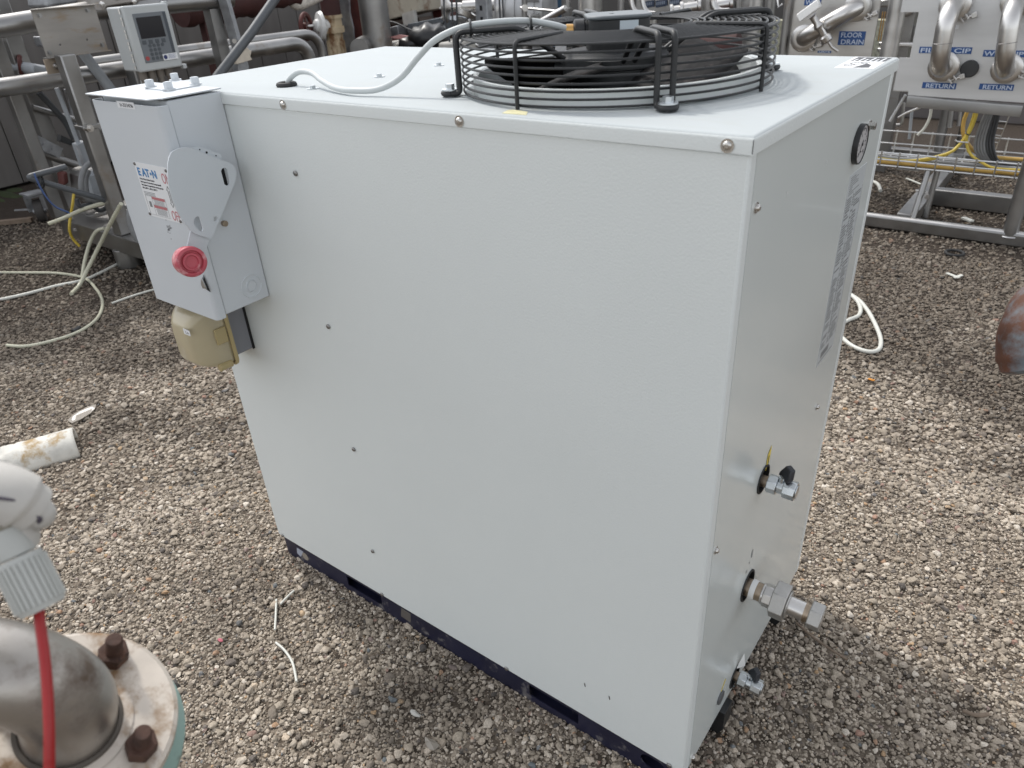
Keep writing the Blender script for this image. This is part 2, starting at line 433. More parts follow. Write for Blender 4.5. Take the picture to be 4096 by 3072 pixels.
def dirt_nodes(n, l, vec):                          # patches of damp dirt that lie on the roof gravel, heavier far back on the right
    t = n.new('ShaderNodeTexNoise'); t.inputs['Scale'].default_value = 2.0; t.inputs['Detail'].default_value = 7; t.inputs['Roughness'].default_value = 0.6
    l.new(vec, t.inputs['Vector'])
    s = n.new('ShaderNodeSeparateXYZ'); l.new(vec, s.inputs[0])
    g = n.new('ShaderNodeMapRange'); g.inputs['From Min'].default_value = 0.3; g.inputs['From Max'].default_value = 2.6
    g.inputs['To Min'].default_value = -0.08; g.inputs['To Max'].default_value = 0.30
    xm = n.new('ShaderNodeMath'); xm.operation = 'MULTIPLY_ADD'; xm.inputs[1].default_value = -0.55; l.new(s.outputs['X'], xm.inputs[0]); l.new(s.outputs['Y'], xm.inputs[2])
    l.new(xm.outputs[0], g.inputs['Value'])
    a = n.new('ShaderNodeMath'); a.operation = 'ADD'; l.new(t.outputs['Fac'], a.inputs[0]); l.new(g.outputs[0], a.inputs[1])
    r = n.new('ShaderNodeMapRange'); r.inputs['From Min'].default_value = 0.45; r.inputs['From Max'].default_value = 0.66
    r.inputs['To Max'].default_value = 0.95
    l.new(a.outputs[0], r.inputs['Value'])
    return r.outputs[0]
make_ground()

def pebble_material():
    m = bpy.data.materials.new('pebbles'); m.use_nodes = True
    n = m.node_tree.nodes; l = m.node_tree.links; b = n['Principled BSDF']
    b.inputs['Roughness'].default_value = 0.85; b.inputs['Specular IOR Level'].default_value = 0.25
    oi = n.new('ShaderNodeObjectInfo')
    rp = n.new('ShaderNodeValToRGB'); cr = rp.color_ramp; cr.interpolation = 'LINEAR'
    stops = [(0.0, (78, 75, 72)), (0.03, (108, 101, 95)), (0.09, (130, 120, 109)), (0.28, (148, 137, 123)), (0.5, (163, 152, 137)),
             (0.75, (178, 166, 151)), (0.91, (196, 185, 170)), (0.95, (209, 200, 187)), (0.966, (178, 150, 116)), (0.98, (162, 130, 116)), (0.99, (128, 124, 122)), (1.0, (112, 118, 120))]
    cr.elements[0].position = 0; cr.elements[0].color = lin(stops[0][1]) + (1,)
    cr.elements[1].position = 1; cr.elements[1].color = lin(stops[-1][1]) + (1,)
    for p, c in stops[1:-1]:
        e = cr.elements.new(p); e.color = lin(c) + (1,)
    l.new(oi.outputs['Random'], rp.inputs['Fac'])
    geo = n.new('ShaderNodeNewGeometry')
    t = n.new('ShaderNodeTexNoise'); t.inputs['Scale'].default_value = 260; t.inputs['Detail'].default_value = 3
    l.new(geo.outputs['Position'], t.inputs['Vector'])
    mr = n.new('ShaderNodeMapRange'); mr.inputs['From Min'].default_value = 0.3; mr.inputs['From Max'].default_value = 0.7; mr.inputs['To Min'].default_value = 0.74; mr.inputs['To Max'].default_value = 1.16
    l.new(t.outputs['Fac'], mr.inputs['Value'])
    x0 = n.new('ShaderNodeMix'); x0.data_type = 'RGBA'; x0.blend_type = 'MULTIPLY'; x0.inputs['Factor'].default_value = 1
    l.new(rp.outputs[0], x0.inputs[6]); l.new(mr.outputs[0], x0.inputs[7])
    fac = dirt_nodes(n, l, geo.outputs['Position'])
    sc_ = n.new('ShaderNodeMath'); sc_.operation = 'MULTIPLY'; sc_.inputs[1].default_value = 0.72; l.new(fac, sc_.inputs[0])
    x = n.new('ShaderNodeMix'); x.data_type = 'RGBA'
    l.new(sc_.outputs[0], x.inputs['Factor']); l.new(x0.outputs[2], x.inputs[6]); x.inputs[7].default_value = lin(76, 68, 60) + (1,)
    l.new(x.outputs[2], b.inputs['Base Color'])
    return m
def make_gravel():
    rng = np.random.default_rng(5)
    P = []; S = []
    def scatter(x0, x1, y0, y1, dens, smin, smed, smax, dmin, dmax, zf):
        n = int((x1 - x0) * (y1 - y0) * dens)
        x = rng.uniform(x0, x1, n); y = rng.uniform(y0, y1, n)
        q = np.stack([x, y, np.zeros(n)], 1) - np.array(CAM)
        z = q @ np.array(FW); u = 2048 + F4 * (q @ np.array(RX)) / z; v = 1536 + F4 * (q @ np.array(DN)) / z
        d = np.linalg.norm(q, axis=1)
        ok = (z > 0) & (u > -500) & (u < 4600) & (v > -200) & (v < 3600) & (d > dmin) & (d < dmax)
        ok &= ~((x > 0.03) & (x < W - 0.02) & (y > 0.03) & (y < D - 0.03))
        x, y = x[ok], y[ok]
        s = np.clip(np.exp(rng.normal(math.log(smed), 0.42, len(x))), smin, smax)
        P.append(np.stack([x, y, s * zf * rng.uniform(0.2, 1.0, len(x))], 1)); S.append(s)
    scatter(-2.2, 3.2, -1.3, 3.0, 30000, 0.0015, 0.0025, 0.0070, 0, 2.9, 0.6)     # near pebbles (radius)
    scatter(-2.2, 3.2, -1.3, 3.0, 3300, 0.0036, 0.0046, 0.0110, 0, 2.9, 0.9)       # the larger ones lying on top
    scatter(-6.0, 3.5, -1.3, 8.5, 9000, 0.0022, 0.0042, 0.010, 2.7, 4.8, 0.6)
    scatter(-6.5, 3.5, 0.0, 8.5, 2200, 0.0045, 0.0065, 0.012, 2.7, 7.0, 0.6)
    P = np.concatenate(P); S = np.concatenate(S)
    me = bpy.data.meshes.new('gravel'); me.vertices.add(len(P)); me.vertices.foreach_set('co', P.astype(np.float32).ravel())
    a = me.attributes.new('size', 'FLOAT', 'POINT'); a.data.foreach_set('value', S.astype(np.float32))
    o = bpy.data.objects.new('gravel', me); col.objects.link(o)
    pm = pebble_material(); me.materials.append(pm)
    ng = bpy.data.node_groups.new('gravel_scatter', 'GeometryNodeTree')
    ng.interface.new_socket('Geometry', in_out='INPUT', socket_type='NodeSocketGeometry')
    ng.interface.new_socket('Geometry', in_out='OUTPUT', socket_type='NodeSocketGeometry')
    N = ng.nodes; L = ng.links
    gi = N.new('NodeGroupInput'); go = N.new('NodeGroupOutput')
    join = N.new('GeometryNodeJoinGeometry')
    for k in range(12):
        ic = N.new('GeometryNodeMeshIcoSphere'); ic.inputs['Radius'].default_value = 1; ic.inputs['Subdivisions'].default_value = 3
        no = N.new('ShaderNodeTexNoise'); no.inputs['Scale'].default_value = 0.75; no.inputs['Detail'].default_value = 2.5; no.inputs['Roughness'].default_value = 0.42
        po = N.new('GeometryNodeInputPosition')
        ad = N.new('ShaderNodeVectorMath'); ad.operation = 'ADD'; ad.inputs[1].default_value = (k * 7.3, k * 3.1, k * 1.7)
        L.new(po.outputs[0], ad.inputs[0]); L.new(ad.outputs[0], no.inputs['Vector'])
        sb = N.new('ShaderNodeVectorMath'); sb.operation = 'SUBTRACT'; sb.inputs[1].default_value = (0.5, 0.5, 0.5); L.new(no.outputs['Color'], sb.inputs[0])
        s2 = N.new('ShaderNodeVectorMath'); s2.operation = 'SCALE'; s2.inputs['Scale'].default_value = 1.7; L.new(sb.outputs[0], s2.inputs[0])
        sp = N.new('GeometryNodeSetPosition'); L.new(ic.outputs['Mesh'], sp.inputs['Geometry']); L.new(s2.outputs[0], sp.inputs['Offset'])
        tr = N.new('GeometryNodeTransform'); L.new(sp.outputs[0], tr.inputs['Geometry'])
        tr.inputs['Scale'].default_value = (1.0 + 0.35 * math.sin(k * 2.1), 0.85 + 0.12 * math.cos(k * 1.3), 0.62 + 0.12 * math.sin(k * 3.7))
        sm = N.new('GeometryNodeSetMaterial'); sm.inputs['Material'].default_value = pm; L.new(tr.outputs[0], sm.inputs['Geometry'])
        sh = N.new('GeometryNodeSetShadeSmooth'); L.new(sm.outputs[0], sh.inputs['Geometry'])
        gti = N.new('GeometryNodeGeometryToInstance'); L.new(sh.outputs[0], gti.inputs[0]); L.new(gti.outputs[0], join.inputs[0])
    iop = N.new('GeometryNodeInstanceOnPoints')
    mtp = N.new('GeometryNodeMeshToPoints'); L.new(gi.outputs[0], mtp.inputs['Mesh'])
    L.new(mtp.outputs[0], iop.inputs['Points']); L.new(join.outputs[0], iop.inputs['Instance']); iop.inputs['Pick Instance'].default_value = True
    ri = N.new('FunctionNodeRandomValue'); ri.data_type = 'INT'; ri.inputs[4].default_value = 0; ri.inputs[5].default_value = 11
    L.new(ri.outputs[2], iop.inputs['Instance Index'])
    rr = N.new('FunctionNodeRandomValue'); rr.data_type = 'FLOAT_VECTOR'; rr.inputs[0].default_value = (-0.5, -0.5, 0); rr.inputs[1].default_value = (0.5, 0.5, 6.283)
    rr.inputs['Seed'].default_value = 3
    L.new(rr.outputs[0], iop.inputs['Rotation'])
    na = N.new('GeometryNodeInputNamedAttribute'); na.data_type = 'FLOAT'; na.inputs['Name'].default_value = 'size'
    L.new(na.outputs[0], iop.inputs['Scale'])
    L.new(iop.outputs[0], go.inputs[0])
    md = o.modifiers.new('scatter', 'NODES'); md.node_group = ng
    tag(o, 'loose tan and grey gravel covering the roof around the cabinet', 'gravel', kind='stuff')
    print('pebbles', len(P))
make_gravel()

# ------------------------------------------------------------------ the cabinet (water chiller)
def screw_mesh(r=0.006, h=0.0042, washer=True, m=None):
    b = MB()
    if washer: b.lathe([(r * 1.45, 0), (r * 1.45, 0.0012), (r * 0.9, 0.0012)], (0, 0, 0), (0, 0, 1), 18)
    b.lathe([(r, 0.001), (r, h * 0.5), (r * 0.85, h * 0.82), (r * 0.5, h), (r * 0.12, h * 0.97)], (0, 0, 0), (0, 0, 1), 18)
    b.obox((0, 0, h * 0.99), (r * 0.42, 0, 0), (0, r * 0.09, 0), (0, 0, 0.0003)); b.obox((0, 0, h * 0.995), (r * 0.09, 0, 0), (0, r * 0.42, 0), (0, 0, 0.0003))
    return b.mesh('screw', m or screwm)
def hexbolt_mesh(r, h, wr, m):
    b = MB(); b.lathe([(wr, 0), (wr, 0.0018), (r, 0.0018)], (0, 0, 0), (0, 0, 1), 20)
    b.hexa((0, 0, 0.0018), (0, 0, h), r); b.cyl((0, 0, h), (0, 0, h + 0.0006), r * 0.75, 16)
    return b.mesh('bolt', m)
def build_chiller():
    t = thing('water_chiller', 'large pale grey metal cabinet with a caged black fan on its lid', 'chiller', (W / 2, D / 2, 0))
    # panels
    MB().box(0, W, 0, 0.0235, 0.08, H).build('front_panel', powder, t, 0.004, seg=3)
    MB().box(-0.0005, 0.022, 0.0243, D - 0.0243, 0.08, H).build('left_panel', powder, t, 0.002)
    MB().box(0, W, D - 0.0235, D, 0.08, H).build('back_panel', powder, t, 0.004)
    holes = [circle(0.2536, 0.688, 0.028), circle(0.2545, 0.409, 0.034), circle(0.259, 0.116, 0.026)]
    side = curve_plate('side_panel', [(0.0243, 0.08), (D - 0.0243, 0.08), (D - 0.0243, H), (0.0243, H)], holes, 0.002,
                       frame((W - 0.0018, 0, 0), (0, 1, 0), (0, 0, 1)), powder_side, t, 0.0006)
    for yy, zz, rr in ((0.2536, 0.688, 0.028), (0.2545, 0.409, 0.034), (0.259, 0.116, 0.026)): MB().lathe([(rr - .002, -.012), (rr - .002, .0015), (rr + .002, .0012), (rr + .0025, -.0008)], (W, yy, zz), (1, 0, 0), 36, False).build('grommet', rubber, t)
    MB().box(0.03, W - 0.05, 0.03, D - 0.03, 0.085, H - 0.01).build('inner_frame', dark, t)
    # lid with a real opening for the fan
    cx, cy, rh, o, e = 0.978, 0.302, 0.236, 0.0035, 0.006
    angs = sorted([2 * math.pi * i / 96 for i in range(96)] + [math.atan2(y - cy, x - cx) % (2 * math.pi) for x in (-o + e, W + o - e) for y in (-o + e, D + o - e)])
    n = len(angs); x0, x1, y0, y1 = -o + e, W + o - e, -o + e, D + o - e
    loops = [[(cx + rh * math.cos(a), cy + rh * math.sin(a), ZT - 0.02) for a in angs], [(cx + rh * math.cos(a), cy + rh * math.sin(a), ZT) for a in angs]]
    rim = []
    for a in angs:
        c, s = math.cos(a), math.sin(a)
        k = min([(x1 - cx) / c if c > 1e-9 else 1e9, (x0 - cx) / c if c < -1e-9 else 1e9, (y1 - cy) / s if s > 1e-9 else 1e9, (y0 - cy) / s if s < -1e-9 else 1e9])
        x, y = cx + k * c, cy + k * s
        nx = (1 if abs(x - x1) < 1e-6 else -1 if abs(x - x0) < 1e-6 else 0); ny = (1 if abs(y - y1) < 1e-6 else -1 if abs(y - y0) < 1e-6 else 0)
        rim.append((x, y, nx, ny))
    loops.append([(x, y, ZT) for x, y, _, _ in rim])
    for q in range(1, 6):
        th = math.pi / 2 * q / 5
        loops.append([(x + nx * e * math.sin(th), y + ny * e * math.sin(th), ZT - e * (1 - math.cos(th))) for x, y, nx, ny in rim])
    loops.append([(x + nx * e, y + ny * e, H - 0.0005) for x, y, nx, ny in rim])
    loops.append([(x + nx * (e - 0.003), y + ny * (e - 0.003), H - 0.0005) for x, y, nx, ny in rim])
    loops.append([(x + nx * (e - 0.003), y + ny * (e - 0.003), H + 0.012) for x, y, nx, ny in rim])
    b = MB()
    for k in range(len(loops) - 1):
        b.add(loops[k] + loops[k + 1], [(i, (i + 1) % n, n + (i + 1) % n, n + i) for i in range(n)])
    bm = bmesh.new(); me0 = b.mesh('lid', powder_top, 50); bm.from_mesh(me0); bmesh.ops.remove_doubles(bm, verts=bm.verts, dist=1e-5); bmesh.ops.recalc_face_normals(bm, faces=bm.faces); bm.to_mesh(me0); bm.free()
    me0.shade_smooth(); me0.set_sharp_from_angle(angle=R(40))
    me0.materials.append(powder)
    for pl_ in me0.polygons: pl_.material_index = 0 if pl_.normal.z > 0.5 else 1
    lid = link(me0, 'lid', t)
    # corner slit of the folded lid
    MB().box(W + .0021, W + .0029, -.0040, -.0028, H + .001, ZT - .004).build('corner_slit', dark, t)
    # base frame with fork slots
    def bx(u, v): return at(u, v, 1, 0.010).x
    zs0, zs1 = 0.022, 0.060
    sl1 = (bx(752, 1258), bx(826, 1302)); sl2 = (bx(1144, 1500), bx(1250, 1555))
    holes = [[(a, zs0), (c, zs0), (c, zs1), (a, zs1)] for a, c in (sl1, sl2)] + [slot(W - 0.075, 0.041, 0.019, 0.030, R(90))]
    curve_plate('base_rail', [(0.012, -0.02), (W - 0.012, -0.02), (W - 0.012, 0.0785), (0.012, 0.0785)], holes, 0.003, frame((0, 0.0105, 0), (1, 0, 0), (0, 0, 1)), navy, t, 0.0005)
    MB().box(0.012, W - 0.012, 0.012, 0.05, 0.066, 0.0785).box(0.012, W - 0.012, 0.012, 0.05, -0.02, 0.012).build('base_rail', navy, t)
    MB().box(0.012, W - 0.012, D - 0.06, D - 0.012, -0.02, 0.0785).build('base_rail', navy, t)
    MB().box(0.012, 0.05, 0.05, D - 0.06, -0.02, 0.0785).build('base_rail', navy, t)
    MB().box(0.06, W - 0.16, 0.07, D - 0.07, 0.0, 0.075).build('drip_tray', dark, t)
    for yy in (0.205, 0.585):                       # dark angle feet under the right end
        MB().prism([(W - 0.09, yy - 0.022, 0.0785), (W + 0.012, yy - 0.022, 0.0785), (W + 0.012, yy - 0.022, 0.022), (W - 0.004, yy - 0.022, -0.012), (W - 0.09, yy - 0.022, -0.012)], (0, 0.044, 0)).build('foot', black, t, 0.001)
    lb = slab('rail_label', [(867, 1313), (887, 1326), (887, 1345), (866, 1331)], 1, 0.0085, 0.0006, mat('worn_label', (0.11, 0.10, 0.09), 0.5), t)
    slab('rail_label', [(641, 1183), (655, 1192), (650, 1203), (642, 1195)], 1, 0.0085, 0.0006, mat('pale_label', (0.35, 0.38, 0.45), 0.5), t)
    MB().cyl(at(660, 1202, 1, 0.0085), at(660, 1202, 1, 0.0085) + Vector((0, -0.001, 0)), 0.014, 20).build('rail_label', mat('tan_label', (0.26, 0.23, 0.19), 0.6), t)
    # screws on the panels
    sm = screw_mesh()
    fr = [(0.4545, 1.3535), (0.8827, 1.3530), (1.3116, 1.3535)]
    spots = [facing((x, -0.0036, z), (0, -1, 0), random.random()) for x, z in fr]
    sml = screw_mesh(0.0056, 0.0042, False, screwd)
    ft = [(0.4471, 1.2261), (0.4534, 0.8971), (0.4564, 0.5727), (0.4503, 0.2438), (0.0239, 0.0868), (0.4529, 0.0878), (0.8789, 0.0868), (1.307, 0.0876)]
    p0 = link(sm, 'screw'); copies(p0, spots, t)
    p1 = link(sml, 'screw'); copies(p1, [facing((x, -0.0002, z), (0, -1, 0), random.random()) for x, z in ft], t)
    sd = [(0.0407, 1.2685), (0.583, 0.673), (0.0371, 0.6775), (0.040, 0.092)]
    smr = screw_mesh(0.0052, 0.0058, True)
    p2 = link(smr, 'screw'); copies(p2, [facing((W - 0.0008, y, z), (1, 0, 0), random.random()) for y, z in sd] , t)
    bigs = hexbolt_mesh(0.0072, 0.011, 0.010, screwm)
    p3 = link(bigs, 'screw'); copies(p3, [facing((W - 0.0008, 0.589, 1.2685), (1, 0, 0), 0.3)], t)
    tb = hexbolt_mesh(0.0062, 0.0062, 0.0115, zinc)
    p4 = link(tb, 'lid_bolt'); copies(p4, [facing((x, y, ZT), (0, 0, 1), a) for x, y, a in ((0.44, 0.083, .2), (0.458, 0.243, .5), (0.470, 0.415, .1))], t)
    # chips and specks in the paint
    for u, v in ((1263, 1479), (1316, 1507)):
        p = at(u, v, 1, -0.0003)
        MB().prism([p + Vector((-.0016, 0, .006)), p + Vector((.0012, 0, .004)), p + Vector((.0024, 0, -.005)), p + Vector((.0006, 0, -.007)), p + Vector((-.001, 0, -.001))], (0, -0.0003, 0)).build('paint_chip', mat('bare_chip', (0.09, 0.085, 0.08), 0.7), t)
    for u, v in ((1785, 352), (1700, 420)):
        p = at(u, v, 0, W - 0.0004)
        MB().prism([p + Vector((0, -.001, .005)), p + Vector((0, .002, .003)), p + Vector((0, .001, -.005))], (0.0003, 0, 0)).build('paint_chip', mat('pale_chip', (0.75, 0.76, 0.76), 0.6), t)
    # pressure gauge
    gc = Vector((W - 0.001, 0.526, 1.2495)); X = Vector((1, 0, 0))
    g = MB().lathe([(0.0345, 0), (0.0345, 0.0075), (0.0340, 0.0092), (0.0325, 0.0096), (0.0318, 0.0075)], gc, X, 48, False).build('gauge', black, t)
    MB().lathe([(0.0319, 0.0078), (0.0001, 0.0079)], gc, X, 48).build('dial', mat('gauge_face', (0.42, 0.41, 0.41), 0.5), g)
    tk = MB(); gy, gz = Vector((0, 1, 0)), Vector((0, 0, 1))
    for i in range(41):
        a = R(225 - 270 * i / 40); dvec = gy * math.cos(a) + gz * math.sin(a); nn = X.cross(dvec); L0 = 0.0225 if i % 5 == 0 else 0.0255
        tk.obox(gc + X * 0.0081 + dvec * (L0 + 0.028) / 2, dvec * (0.028 - L0) / 2, nn * (0.0006 if i % 5 == 0 else 0.00035), X * 0.0001)
    tk.build('scale_marks', ink, g)
    for i, s_ in enumerate(('0', '2', '4', '6', '8', '10')):
        a = R(225 - 270 * i / 5); text('numeral', s_, 0.0052, gc + X * 0.0081 + gy * (0.0195 * math.cos(a)) + gz * (0.0185 * math.sin(a) - 0.0024), gy, gz, ink, g, align='CENTER')
    text('numeral', 'bar', 0.005, gc + X * 0.0081 + gz * -0.014, gy, gz, ink, g, align='CENTER')
    nd = gy * math.cos(R(232)) + gz * math.sin(R(232)); nn = X.cross(nd)
    MB().prism([gc + X * 0.0084 - nd * 0.008 + nn * 0.0012, gc + X * 0.0084 - nd * 0.008 - nn * 0.0012, gc + X * 0.0084 + nd * 0.024], X * 0.0005).cyl(gc + X * 0.0082, gc + X * 0.0096, 0.0026, 14).build('needle', ink, g)
    # long data sheet on the side
    def sy(u, v): return at(u, v, 0, W)
    c00, c10, c11, c01 = sy(1835, 381), sy(1873, 353), sy(1800, 741), sy(1765, 800)
    ya, yb = (c00.y + c01.y) / 2, (c10.y + c11.y) / 2; za, zb = (c01.z + c11.z) / 2, (c00.z + c10.z) / 2
    sheet = MB().box(W - 0.0008, W - 0.0002, ya, yb, za, zb).build('data_sheet', mat('data_sheet_film', (0.50, 0.53, 0.54), 0.35), t)
    prn = MB(); rg = random.Random(3); hgt = zb - za; wid = yb - ya
    def mark(a, c, d, e_): prn.box(W - 0.0002, W - 0.0001, ya + wid * a, ya + wid * c, za + hgt * d, za + hgt * e_)
    for k in range(9):                              # title block at the top
        z = 0.985 - k * 0.010; mark(0.08, 0.25 + 0.55 * rg.random(), z - 0.004, z)
    z = 0.885
    while z > 0.10:
        step = rg.choice((0.011, 0.013, 0.017))
        for a, c in ((0.06, 0.40), (0.44, 0.54), (0.58, 0.94)):
            if rg.random() < 0.88: mark(a, a + (c - a) * rg.uniform(0.45, 1.0), z - step * 0.55, z)
        z -= step
        if rg.random() < 0.35: mark(0.02, 0.98, z - 0.0012, z - 0.0002)
    for a in (0.02, 0.42, 0.56, 0.975): mark(a, a + 0.012, 0.09, 0.895)
    mark(0.15, 0.62, 0.035, 0.07); mark(0.06, 0.9, 0.015, 0.022)
    prn.build('print', greyink, sheet)
    # stickers
    p = sy(1660, 990); q = MB().prism([p + Vector((0, -.008, -.024)), p + Vector((0, .008, -.010)), p + Vector((0, .009, .024)), p + Vector((0, -.006, .012))], (0.0004, 0, 0)).build('yellow_sticker', yellow, t)
    MB().box(W + 0.0004, W + 0.0006, p.y - .0015, p.y + .0025, p.z - .012, p.z + .006).build('print', ink, q)
    p = sy(1596, 1428); MB().prism([p + Vector((0, -.013, -.013)), p + Vector((0.014, .004, -.011)), p + Vector((0.006, .012, .017))], (0.0005, 0, 0.0004)).build('bent_label', mat('foil_label', (0.70, 0.70, 0.68), 0.35), t)
    p = sy(1563, 1480); MB().obox(p, (0.0003, 0, 0), (0, .010, .010), (0, .0010, -.0010)).build('yellow_sticker', yellow, t)
    p = sy(1618, 1222); MB().box(W - .0004, W - .0002, p.y - .013, p.y - .008, p.z - .012, p.z - .006).box(W - .0004, W - .0002, p.y - .001, p.y + .003, p.z + .004, p.z + .009).box(W - .0004, W - .0002, p.y + .008, p.y + .014, p.z + .014, p.z + .034).build('port_mark', greyink, t)
    MB().cyl((W - 0.002, 0.172, 0.140), (W + 0.0035, 0.172, 0.140), 0.0165, 28).build('plug', mat('grey_plug', (0.10, 0.105, 0.11), 0.4), t, 0.001)
    # sticker on the far corner of the lid, a yellow one near the front edge
    pts = [(1.272, 0.556), (1.337, 0.558), (1.334, 0.703), (1.269, 0.706)]
    st = MB().prism([(x, y, ZT) for x, y in pts], (0, 0, 0.0005)).build('corner_sticker', label, t)
    pr = MB(); z = ZT + 0.0005
    def cs(a, b2): return (1.272 + 0.064 * a, 0.557 + 0.147 * b2, z)
    pr.prism([cs(.06, .62), cs(.97, .62), cs(.97, .97), cs(.06, .97)], (0, 0, .0002)); pr.build('print', ink, st)
    pw = MB()
    for k in range(6): pw.prism([(x, y, z + .0002) for x, y, _ in (cs(.12 + .14 * k, .62), cs(.17 + .14 * k, .62), cs(.19 + .14 * k, .78 + .12 * (k % 2)), cs(.14 + .14 * k, .78 + .12 * (k % 2)))], (0, 0, .0002))
    pw.build('print', label, st)
    pl = MB()
    for k, (a, c, rr) in enumerate(((.35, .40, .13), (.55, .46, .10), (.25, .25, .12))):
        pl.tube([Vector(cs(a + rr * math.cos(i * .5) * 1.2, c + rr * .55 * math.sin(i * .5))) for i in range(12)], 0.0006, 5)
    pl.prism([cs(.45, .05), cs(.85, .08), cs(.80, .30), cs(.62, .42), cs(.55, .25)], (0, 0, .0002)); pl.build('print', ink, st)
    y0 = at(1085, 245, 2, ZT); y1 = at(1137, 249, 2, ZT); y2 = at(1140, 242, 2, ZT); y3 = at(1097, 239, 2, ZT)
    MB().prism([y0, y1, y2, (y2 + y3) / 2 + Vector((-.01, .001, .001)), y3], (0, 0, 0.0008)).build('yellow_sticker', paleyel, t)
    # fan -----------------------------------------------------------------
    C0 = Vector((cx, cy, ZT)); Z = Vector((0, 0, 1))
    MB().lathe([(0.2375, 0.028), (0.2375, -0.02), (0.2345, -0.02), (0.2345, 0.026), (0.2375, 0.028), (0.243, 0.0275), (0.2435, 0.001), (0.236, 0.0005)], C0, Z, 96, False).build('fan_shroud', powder, t)
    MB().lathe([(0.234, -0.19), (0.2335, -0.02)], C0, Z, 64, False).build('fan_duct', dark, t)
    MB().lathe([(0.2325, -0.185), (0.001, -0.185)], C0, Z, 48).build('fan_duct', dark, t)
    guard = MB().ring(C0 + Z * 0.0065, Z, 0.2605, 0.0019, 96, 6).build('fan_guard', blackw, t)
    for i in range(1, 9): MB().ring(C0 + Z * (0.0065 + 0.0104 * i), Z, 0.2605, 0.0019, 96, 6).build('wire_ring', blackw, guard)
    for i in range(13): MB().ring(C0 + Z * (0.0900 + 0.003 * math.sin(i / 12 * 1.6)), Z, 0.2545 - i * 0.0108, 0.0017, 96 if i < 8 else 64, 6).build('wire_ring', blackw, guard)
    for k in range(4):                              # double bars that end in a bolted loop
        a = R(45 + 90 * k); d = Vector((math.cos(a), math.sin(a), 0)); s_ = Vector((-d.y, d.x, 0)); b = MB()
        rf = 0.285
        for sg in (-1, 1):
            o_ = s_ * (0.0115 * sg)
            path = fillet([C0 + d * 0.088 + Z * 0.045 + o_ * .8, C0 + d * 0.165 + Z * 0.0985 + o_, C0 + d * 0.2685 + Z * 0.0985 + o_, C0 + d * 0.2685 + Z * 0.006 + o_, C0 + d * rf + Z * 0.006 + o_], 0.014, 5)
            b.tube(path, 0.0046, 10)
        b.tube([C0 + d * rf + Z * 0.006 + s_ * (0.0115 * math.cos(x)) + d * (0.0115 * math.sin(x)) for x in [math.pi * i / 10 for i in range(11)]], 0.0046, 10)
        arm = b.build('guard_arm', blackw, guard)
        bo = MB().lathe([(0.0145, 0.0105), (0.0145, 0.0128), (0.008, 0.0128)], C0 + d * 0.2845, Z, 20).hexa(C0 + d * 0.2845 + Z * 0.0125, C0 + d * 0.2845 + Z * 0.0205, 0.0078).cyl(C0 + d * 0.2845, C0 + d * 0.2845 + Z * 0.011, 0.0062, 12)
        bo.build('guard_bolt', zinc, guard)
    for k in range(4):
        a = R(-93 + 90 * k); d = Vector((math.cos(a), math.sin(a), 0))
        MB().tube(fillet([C0 + d * 0.150 + Z * 0.0945, C0 + d * 0.2645 + Z * 0.0945, C0 + d * 0.2645 + Z * 0.001], 0.012, 5), 0.0033, 8).build('guard_rod', blackw, guard)
    # motor
    mo = MB().lathe([(0.045, -0.12), (0.082, -0.11), (0.088, -0.09), (0.088, 0.030), (0.091, 0.032), (0.091, 0.046), (0.088, 0.048), (0.084, 0.054), (0.060, 0.056), (0.001, 0.056)], C0, Z, 48).build('fan_motor', blackm, t)
    ex, ey = Vector((0.80, 0.60, 0)), Vector((-0.60, 0.80, 0)); bc = C0 + ex * 0.004 - ey * 0.0
    def rrect(hx, hy, r, z):
        P = []
        for sx, sy_, a0 in ((1, 1, 0), (-1, 1, 90), (-1, -1, 180), (1, -1, 270)):
            for i in range(7):
                a = R(a0 + 15 * i); P.append(bc + ex * (sx * (hx - r) + r * math.cos(a)) + ey * (sy_ * (hy - r) + r * math.sin(a)) + Z * z)
        return P
    tbx = MB().prism(rrect(0.050, 0.048, 0.022, 0.050), Z * 0.053).build('terminal_box', blackm, mo, 0.0015)
    MB().prism(rrect(0.053, 0.051, 0.024, 0.103), Z * 0.0062).build('terminal_box', greylid, mo, 0.003, seg=3)
    MB().cyl(bc - ex * 0.01 - ey * 0.005 + Z * 0.1088, bc - ex * 0.01 - ey * 0.005 + Z * 0.1096, 0.004, 14).build('terminal_box', black, mo)
    MB().prism([bc - ex * 0.002 - ey * 0.0482 + Z * 0.070, bc + ex * 0.028 - ey * 0.0482 + Z * 0.070, bc + ex * 0.028 - ey * 0.0482 + Z * 0.101, bc - ex * 0.002 - ey * 0.0482 + Z * 0.101], -ey * 0.0004).build('motor_label', mat('motor_sticker', (0.50, 0.56, 0.60), 0.3), mo)
    # blades
    blade_d = mat('fan_blade', (0.022, 0.021, 0.021), 0.75, spec=0.2, var=0.35, vscale=40, stain=(0.055, 0.048, 0.045), stain_amt=0.3, stain_scale=60)
    for k in range(5):
        b = MB(); nr, na = 6, 10; v = []
        for i in range(nr + 1):
            for j in range(na + 1):
                r = 0.084 + (0.222 - 0.084) * i / nr; sweep = R(14) * (i / nr) ** 1.5
                span = R(60) - R(8) * (i / nr); th = R(72 * k - 30) + sweep + span * (j / na - 0.5)
                zz = 0.014 + (0.5 - j / na) * -0.074 * (0.75 + 0.25 * i / nr) + 0.010 * math.sin(math.pi * j / na)
                v.append(C0 + Vector((r * math.cos(th), r * math.sin(th), zz)))
        b.add(v, [(i * (na + 1) + j, i * (na + 1) + j + 1, (i + 1) * (na + 1) + j + 1, (i + 1) * (na + 1) + j) for i in range(nr) for j in range(na)])
